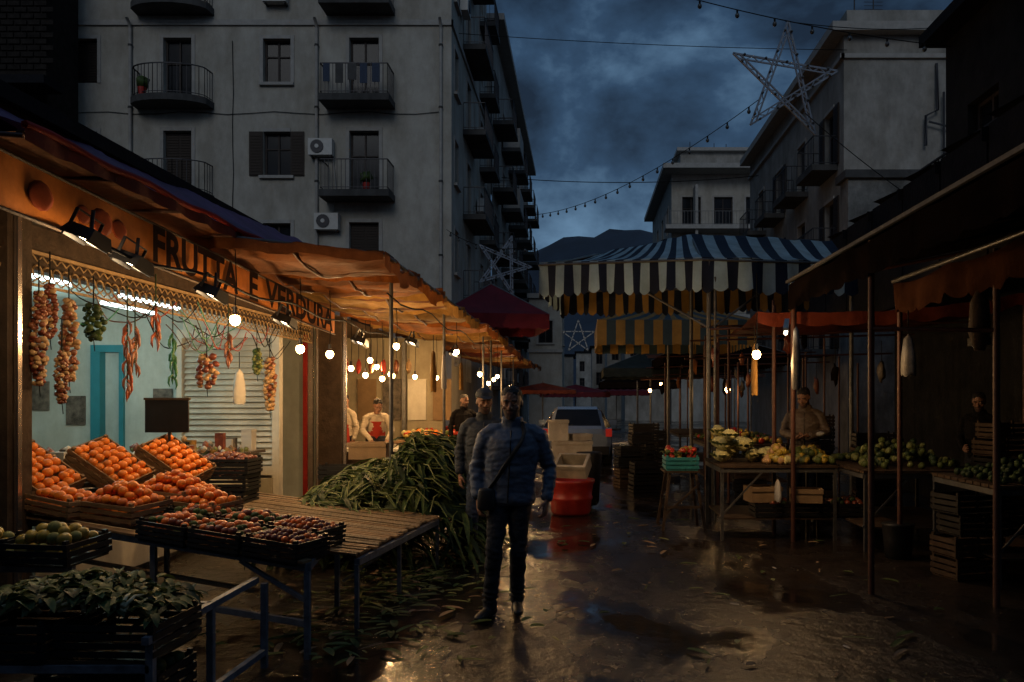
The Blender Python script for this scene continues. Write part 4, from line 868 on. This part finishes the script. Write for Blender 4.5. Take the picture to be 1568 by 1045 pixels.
def hand(mb,wr,d,nrm,side,curl,k='skin'):
    d=V(d).normalized(); nrm=V(nrm); nrm=(nrm-d*nrm.dot(d)).normalized(); cr=d.cross(nrm); lat=cr*side; wr=V(wr)
    mb.loft([wr-d*.04,wr-d*.01,wr+d*.03,wr+d*.075,wr+d*.09],[(.027,.021),(.028,.019),(.038,.017),(.041,.014),(.036,.010)],k,12,ref=lat)
    for i,(lo,ln) in enumerate(((.031,.068),(.0105,.078),(-.0105,.072),(-.030,.056))):
        p_=wr+d*.082+lat*lo; dd=(d+lat*lo*2).normalized(); pts=[p_-d*.02,p_]
        for q,fr in enumerate((.45,.32,.25)):
            dd=Matrix.Rotation(curl*(.6+.5*q)*(1+.1*i),3,cr)@dd; pts.append(pts[-1]+dd*ln*fr)
        mb.loft(pts,[.009,.0092,.0085,.0078,.0058],k,8,ref=lat)
    t0=wr+d*.02+lat*.025; t1=t0+(d*.5+lat*.7+nrm*.25).normalized()*.035; t2=t1+(d*.85+lat*.2+nrm*.4).normalized()*.03; t3=t2+(d*.95+nrm*.4).normalized()*.024
    mb.loft([t0-lat*.01,t0,t1,t2,t3],[.012,.014,.012,.010,.007],k,8,ref=nrm)
def person(name,u,v,yaw,J,top='jacket_blue',legs='jeans',bulk=1.0,head=(0,0),beard=True,apron=None,cap=None,bagon=False,handcurl=.35,scale=1.0,collar=True):
    mb=MB(name); mb.T=Matrix.Translation((u,v,0))@Matrix.Rotation(yaw,4,'Z')@Matrix.Scale(scale,4)
    D=dict(pel=(0,0,.93),ch=(0,.0,1.27),nk=(0,.01,1.47),hL=(-.09,0,.92),kL=(-.1,-.03,.5),aL=(-.11,.02,.09),fL=(-.1,-1,0),hR=(.09,0,.92),kR=(.1,-.03,.5),aR=(.11,.02,.09),fR=(.1,-1,0),
       sL=(-.178,.01,1.385),eL=(-.25,.04,1.12),wL=(-.245,-.04,.88),sR=(.178,.01,1.385),eR=(.25,.04,1.12),wR=(.245,-.04,.88),dL=(.05,-.1,-1),dR=(-.05,-.1,-1),nL=(1,.4,0),nR=(-1,.4,0))
    D.update(J); g_={k:V(x) for k,x in D.items()}
    b=MB('b'); B=bulk; pel,ch,nk=g_['pel'],g_['ch'],g_['nk']; ax=(nk-pel)
    T_=lambda t,dy=0: pel+ax*t+V((0,dy,0))+ (ch-(pel+ax*.63))*max(0,1-abs(t-.63)/.63)
    b.loft([T_(-.15),T_(-.12),T_(-.08),T_(0),T_(.2,-.005),T_(.42,-.008),T_(.63,-.012),T_(.78,-.005),T_(.87),T_(.94),T_(1.03)],
      [(.15*B,.105*B),(.172*B,.118*B),(.182*B,.126*B),(.178*B,.128*B),(.172*B,.124*B),(.176*B,.126*B),(.184*B,.130*B),(.168*B,.112*B),(.128*B,.092*B),(.088,.082),(.07,.07)],top,24)
    if collar: b.loft([nk+V((0,.0,-.035)),nk+V((0,-.004,.015)),nk+V((0,-.010,.04)),nk+V((0,-.010,.046))],[.084,.084,.082,.070],top,18)
    for s_ in'LR':
        S,E,Wr=g_['s'+s_],g_['e'+s_],g_['w'+s_]; dS=(S-T_(.85))
        b.loft([S-dS*.7+V((0,0,.035)),S-dS*.2+V((0,0,.012)),S.lerp(E,.08),S.lerp(E,.35),S.lerp(E,.7),E,E.lerp(Wr,.3),E.lerp(Wr,.65),E.lerp(Wr,.9),E.lerp(Wr,.97),Wr],[.055,.060*B,.064*B,.062*B,.054*B,.052*B,.051*B,.046*B,.042*B,.037,.035],top,16,ref=(0,1,0))
        H,K,A=g_['h'+s_],g_['k'+s_],g_['a'+s_]
        b.loft([H+V((0,0,.06)),H,H.lerp(K,.3),H.lerp(K,.7),K,K.lerp(A,.3),K.lerp(A,.65),K.lerp(A,.9),K.lerp(A,1.02)],[.085,.096,.088,.071,.063,.064,.057,.054,.056],legs,16)
        fd=g_['f'+s_]; fd=V((fd.x,fd.y,0)).normalized(); zz=A.z-.09
        q=V((A.x,A.y,zz)); b.loft([A+V((0,0,.0)),q+V((0,0,.04))],[.04,.04],'shoe',12)
        b.loft([q-fd*.075+V((0,0,.04)),q-fd*.06+V((0,0,.042)),q+fd*.02+V((0,0,.045)),q+fd*.10+V((0,0,.038)),q+fd*.165+V((0,0,.03)),q+fd*.195+V((0,0,.026))],[(.02,.025),(.034,.042),(.04,.045),(.046,.036),(.04,.028),(.022,.016)],'shoe',14,ref=fd.cross(V((0,0,1))))
    el=[g_['eL'],g_['eR']]; ks_=[g_['kL'],g_['kR']]; an=[g_['aL'],g_['aR']]
    def disp(p_):
        f_=noise.noise(V((p_.x*7,p_.y*7,p_.z*13)))*.010+noise.noise(V((p_.x*18,p_.y*18,p_.z*42)))*.007
        for E in el:
            d=(p_-E).length
            if d<.16: f_+=.007*math.sin(p_.z*110+p_.y*30+2*noise.noise(p_*12))*(1-d/.16)
        for K in ks_:
            d=(p_-K).length
            if d<.14: f_+=.004*math.sin(p_.z*120+p_.x*40)*(1-d/.14)
        for A in an:
            d=abs(p_.z-A.z-.05)
            if d<.1: f_+=.006*math.sin(p_.z*150+p_.x*25)*(1-d/.1)*(p_.z>.11)
        return f_*(1 if p_.z>.12 else .1)
    addmesh(mb,remesh(b,.0105,2,None,disp),Matrix.Identity(4))
    h_=MB('h')
    for s_ in 'LR':
        d=g_['d'+s_]; n_=g_['n'+s_]; dn=V(d).normalized(); cr=dn.cross((n_-dn*n_.dot(dn)).normalized())
        sd=1 if cr.dot(V((0,-1,0))+V((0,0,1))*.3)>0 else -1
        hand(h_,g_['w'+s_],d,n_,sd,handcurl)
    addmesh(mb,remesh(h_,.0040,1),Matrix.Identity(4))
    hd=MB('hd')
    rg=[(0,.022,.024,-.056),(.008,.034,.034,-.052),(.025,.047,.054,-.038),(.05,.057,.071,-.020),(.08,.064,.083,-.007),(.11,.069,.089,0),(.14,.073,.095,.004),(.17,.073,.096,.006),(.2,.063,.086,.008),(.22,.043,.06,.01),(.232,.015,.02,.01)]
    hd.loft([(0,y,z) for z,_,_,y in rg],[(a,b_) for _,a,b_,_ in rg],'skin',24,ring='H')
    hd.loft([(0,-.084,.130),(0,-.094,.114),(0,-.108,.094),(0,-.103,.084),(0,-.086,.08)],[.006,.009,.0125,.012,.008],'skin',10)
    for s_ in(-1,1):
        hd.ball((s_*.012,-.093,.087),.0095,'skin',2); hd.ball((s_*.073,.008,.112),.03,'skin',2,(.30,.60,1.05)); hd.ball((s_*.043,-.062,.088),.02,'skin',2,(1,.75,.8))
        hd.loft([(s_*.010,-.089,.138),(s_*.03,-.090,.143),(s_*.052,-.075,.137)],[.006,.010,.006],'skin',8)
        hd.loft([(s_*.016,-.084,.1255),(s_*.031,-.0905,.1275),(s_*.046,-.081,.1255)],[.003,.0056,.003],'skin',6,ref=(0,0,1))
        hd.loft([(s_*.018,-.083,.110),(s_*.031,-.087,.1095),(s_*.045,-.080,.1105)],[.003,.0048,.003],'skin',6,ref=(0,0,1))
    hd.loft([(-.025,-.079,.053),(-.012,-.088,.0565),(0,-.0895,.0555),(.012,-.088,.0565),(.025,-.079,.053)],[.003,.005,.0058,.005,.003],'lip',8,ref=(0,0,1))
    hd.loft([(-.02,-.081,.0455),(0,-.0885,.0445),(.02,-.081,.0455)],[.003,.0068,.003],'lip',8,ref=(0,0,1)); hd.ball((0,-.074,.018),.021,'skin',2)
    hd.loft([(0,.02,.06),(0,.028,.0),(0,.03,-.06),(0,.03,-.09)],[.05,.052,.056,.06],'skin',14)
    hr=[(.085,.060,.045,.054),(.12,.072,.066,.036),(.15,.077,.086,.021),(.18,.077,.097,.0135),(.205,.069,.089,.0125),(.226,.048,.062,.012),(.240,.015,.02,.012)]
    hd.loft([(0,y,z) for z,_,_,y in hr],[(a,b_) for _,a,b_,_ in hr],'hair',24,ring='H')
    if cap:
        hd.loft([(0,.006,.165),(0,.006,.185),(0,.008,.215),(0,.01,.245),(0,.01,.252)],[(.085,.106),(.086,.107),(.078,.097),(.05,.06),(.01,.01)],cap,20,ring='H'); hd.loft([(0,-.07,.172),(0,-.13,.166),(0,-.165,.158)],[(.065,.01),(.06,.008),(.03,.005)],cap,14)
    def pm(c,k):
        if k=='skin' and beard and c.y<.015 and c.z<.070-.012*(abs(c.x)<.03) +.03*(c.y>-.03) and c.z>-.012: return 'beard'
        if k=='skin' and beard and abs(c.x)<.03 and .062<c.z<.074 and c.y<-.08: return 'beard'
        if k=='skin' and .1375<c.z<.1475 and .012<abs(c.x)<.052 and c.y<-.07: return 'hair'
        return k
    pitch,yw=head; HT=Matrix.Translation(nk+V((0,-.02,.035)))@Matrix.Rotation(yw,4,'Z')@Matrix.Rotation(pitch,4,'X')@Matrix.Scale(1.04,4)
    addmesh(mb,remesh(hd,.0040,1,pm,lambda q:(.004*noise.noise(q*60) if q.z>.17 else 0)),HT)
    keep=mb.T.copy(); mb.T=keep@HT
    for s_ in(-1,1): mb.ball((s_*.0315,-.0735,.1185),.0125,'eye_white',3); mb.ball((s_*.0315,-.0808,.1185),.0060,'iris',2)
    mb.T=keep
    if collar: mb.tube([T_(t)+V((0,-y,0)) for t,y in ((-.1,.125*B),(0,.131*B),(.2,.133*B),(.42,.138*B),(.63,.146*B),(.8,.12*B),(.9,.097*B))],.005,'strap',4)
    if apron:
        mb.grid(lambda a,b_: T_(-.55+1.25*b_)+V(((a-.5)*.36*(1.05-.25*b_),-.145*B-.01+.10*(2*a-1)**2*(1-.2*b_),0)),12,14,apron)
    if bagon:
        pts=[T_(.97)+V((.08,-.06,.02)),T_(.88)+V((.10,-.105,0)),T_(.76)+V((.085,-.147,0)),T_(.63)+V((.04,-.163,0)),T_(.42)+V((-.03,-.158,0)),T_(.2)+V((-.10,-.142,0)),T_(.02)+V((-.17,-.1,0))]
        mb.loft([p for p in pts],[(.016,.005)]*7,'strap',8,ref=(1,0,.6))
        mb.tube([pts[0],T_(1.0)+V((.1,0,.0)),T_(.9)+V((.12,.12,0)),T_(.5)+V((0,.16,0)),T_(.02)+V((-.18,.1,0))],.012,'strap',5)
        c=T_(-.05)+V((-.16,-.12,0)); mb.loft([c+V((0,0,.08)),c+V((0,0,.06)),c,c-V((0,0,.07)),c-V((0,0,.085))],[(.05,.02),(.062,.028),(.07,.034),(.07,.034),(.058,.03)],'strap',12)
    return mb.finish()
person('walking_man',-.53,6.1,.0,dict(pel=(-.02,0,.93),ch=(0,.0,1.27),hL=(-.10,0,.92),kL=(-.125,-.13,.52),aL=(-.165,-.06,.09),fL=(-.45,-1,0),hR=(.06,0,.92),kR=(.05,-.05,.50),aR=(.03,.08,.10),fR=(.15,-1,0),
   sL=(-.195,.01,1.385),eL=(-.28,.05,1.12),wL=(-.25,-.06,.89),sR=(.195,.01,1.385),eR=(.285,.05,1.12),wR=(.265,-.05,.88),dL=(.1,-.25,-1),dR=(-.1,-.25,-1)),bulk=1.12,head=(.12,-.05),bagon=True,handcurl=.5)
person('walking_man',-1.0,8.2,.1,dict(kL=(-.12,-.16,.52),aL=(-.12,-.12,.09),kR=(.1,-.02,.5),aR=(.1,.22,.12)),top='jacket_grey',legs='jeans_blue',bulk=1.08,head=(.1,.2),cap='jacket_grey')
person('stall_vendor',-3.72,14.45,.35,dict(pel=(0,.12,.93),ch=(0,.0,1.22),nk=(0,-.16,1.40),sL=(-.18,-.12,1.33),sR=(.18,-.12,1.33),eL=(-.26,-.22,1.1),wL=(-.12,-.42,.92),eR=(.26,-.22,1.1),wR=(.14,-.45,.92),dL=(.3,-.8,-.2),dR=(-.3,-.8,-.2),nL=(0,0,-1),nR=(0,0,-1)),top='shirt_white',legs='jeans',bulk=1.02,head=(.5,.1),apron='apron_red',beard=False,collar=False)
person('stall_vendor',-4.5,15.2,-.5,{},top='shirt_white',legs='jeans',head=(.2,.3),apron='apron_red',beard=False,collar=False)
person('stall_vendor',3.02,10.75,-.35,dict(eL=(-.27,-.03,1.16),wL=(-.07,-.30,1.1),eR=(.27,-.03,1.16),wR=(.07,-.30,1.12),dL=(.6,-.5,.1),dR=(-.6,-.5,.1),nL=(0,0,1),nR=(0,0,1)),top='jacket_brown',head=(.45,-.25),beard=True,scale=1.04,bulk=1.1)
mb=MB('paper_bundle'); mb.ball((3.13,10.42,1.2),.06,'paper',2,(1,.7,.6),nz=.5); mb.finish()
person('bystander',-2.3,15.6,.3,{},top='jacket_black',legs='jeans',head=(.1,.3)); person('bystander',5.3,10.6,-.6,dict(wL=(-.15,-.25,1.0),wR=(.15,-.25,1.0),dL=(.3,-1,0),dR=(-.3,-1,0)),top='jacket_black',head=(.3,0))
print('DONE',sum(len(o.data.polygons) for o in sc.objects if o.type=='MESH'))
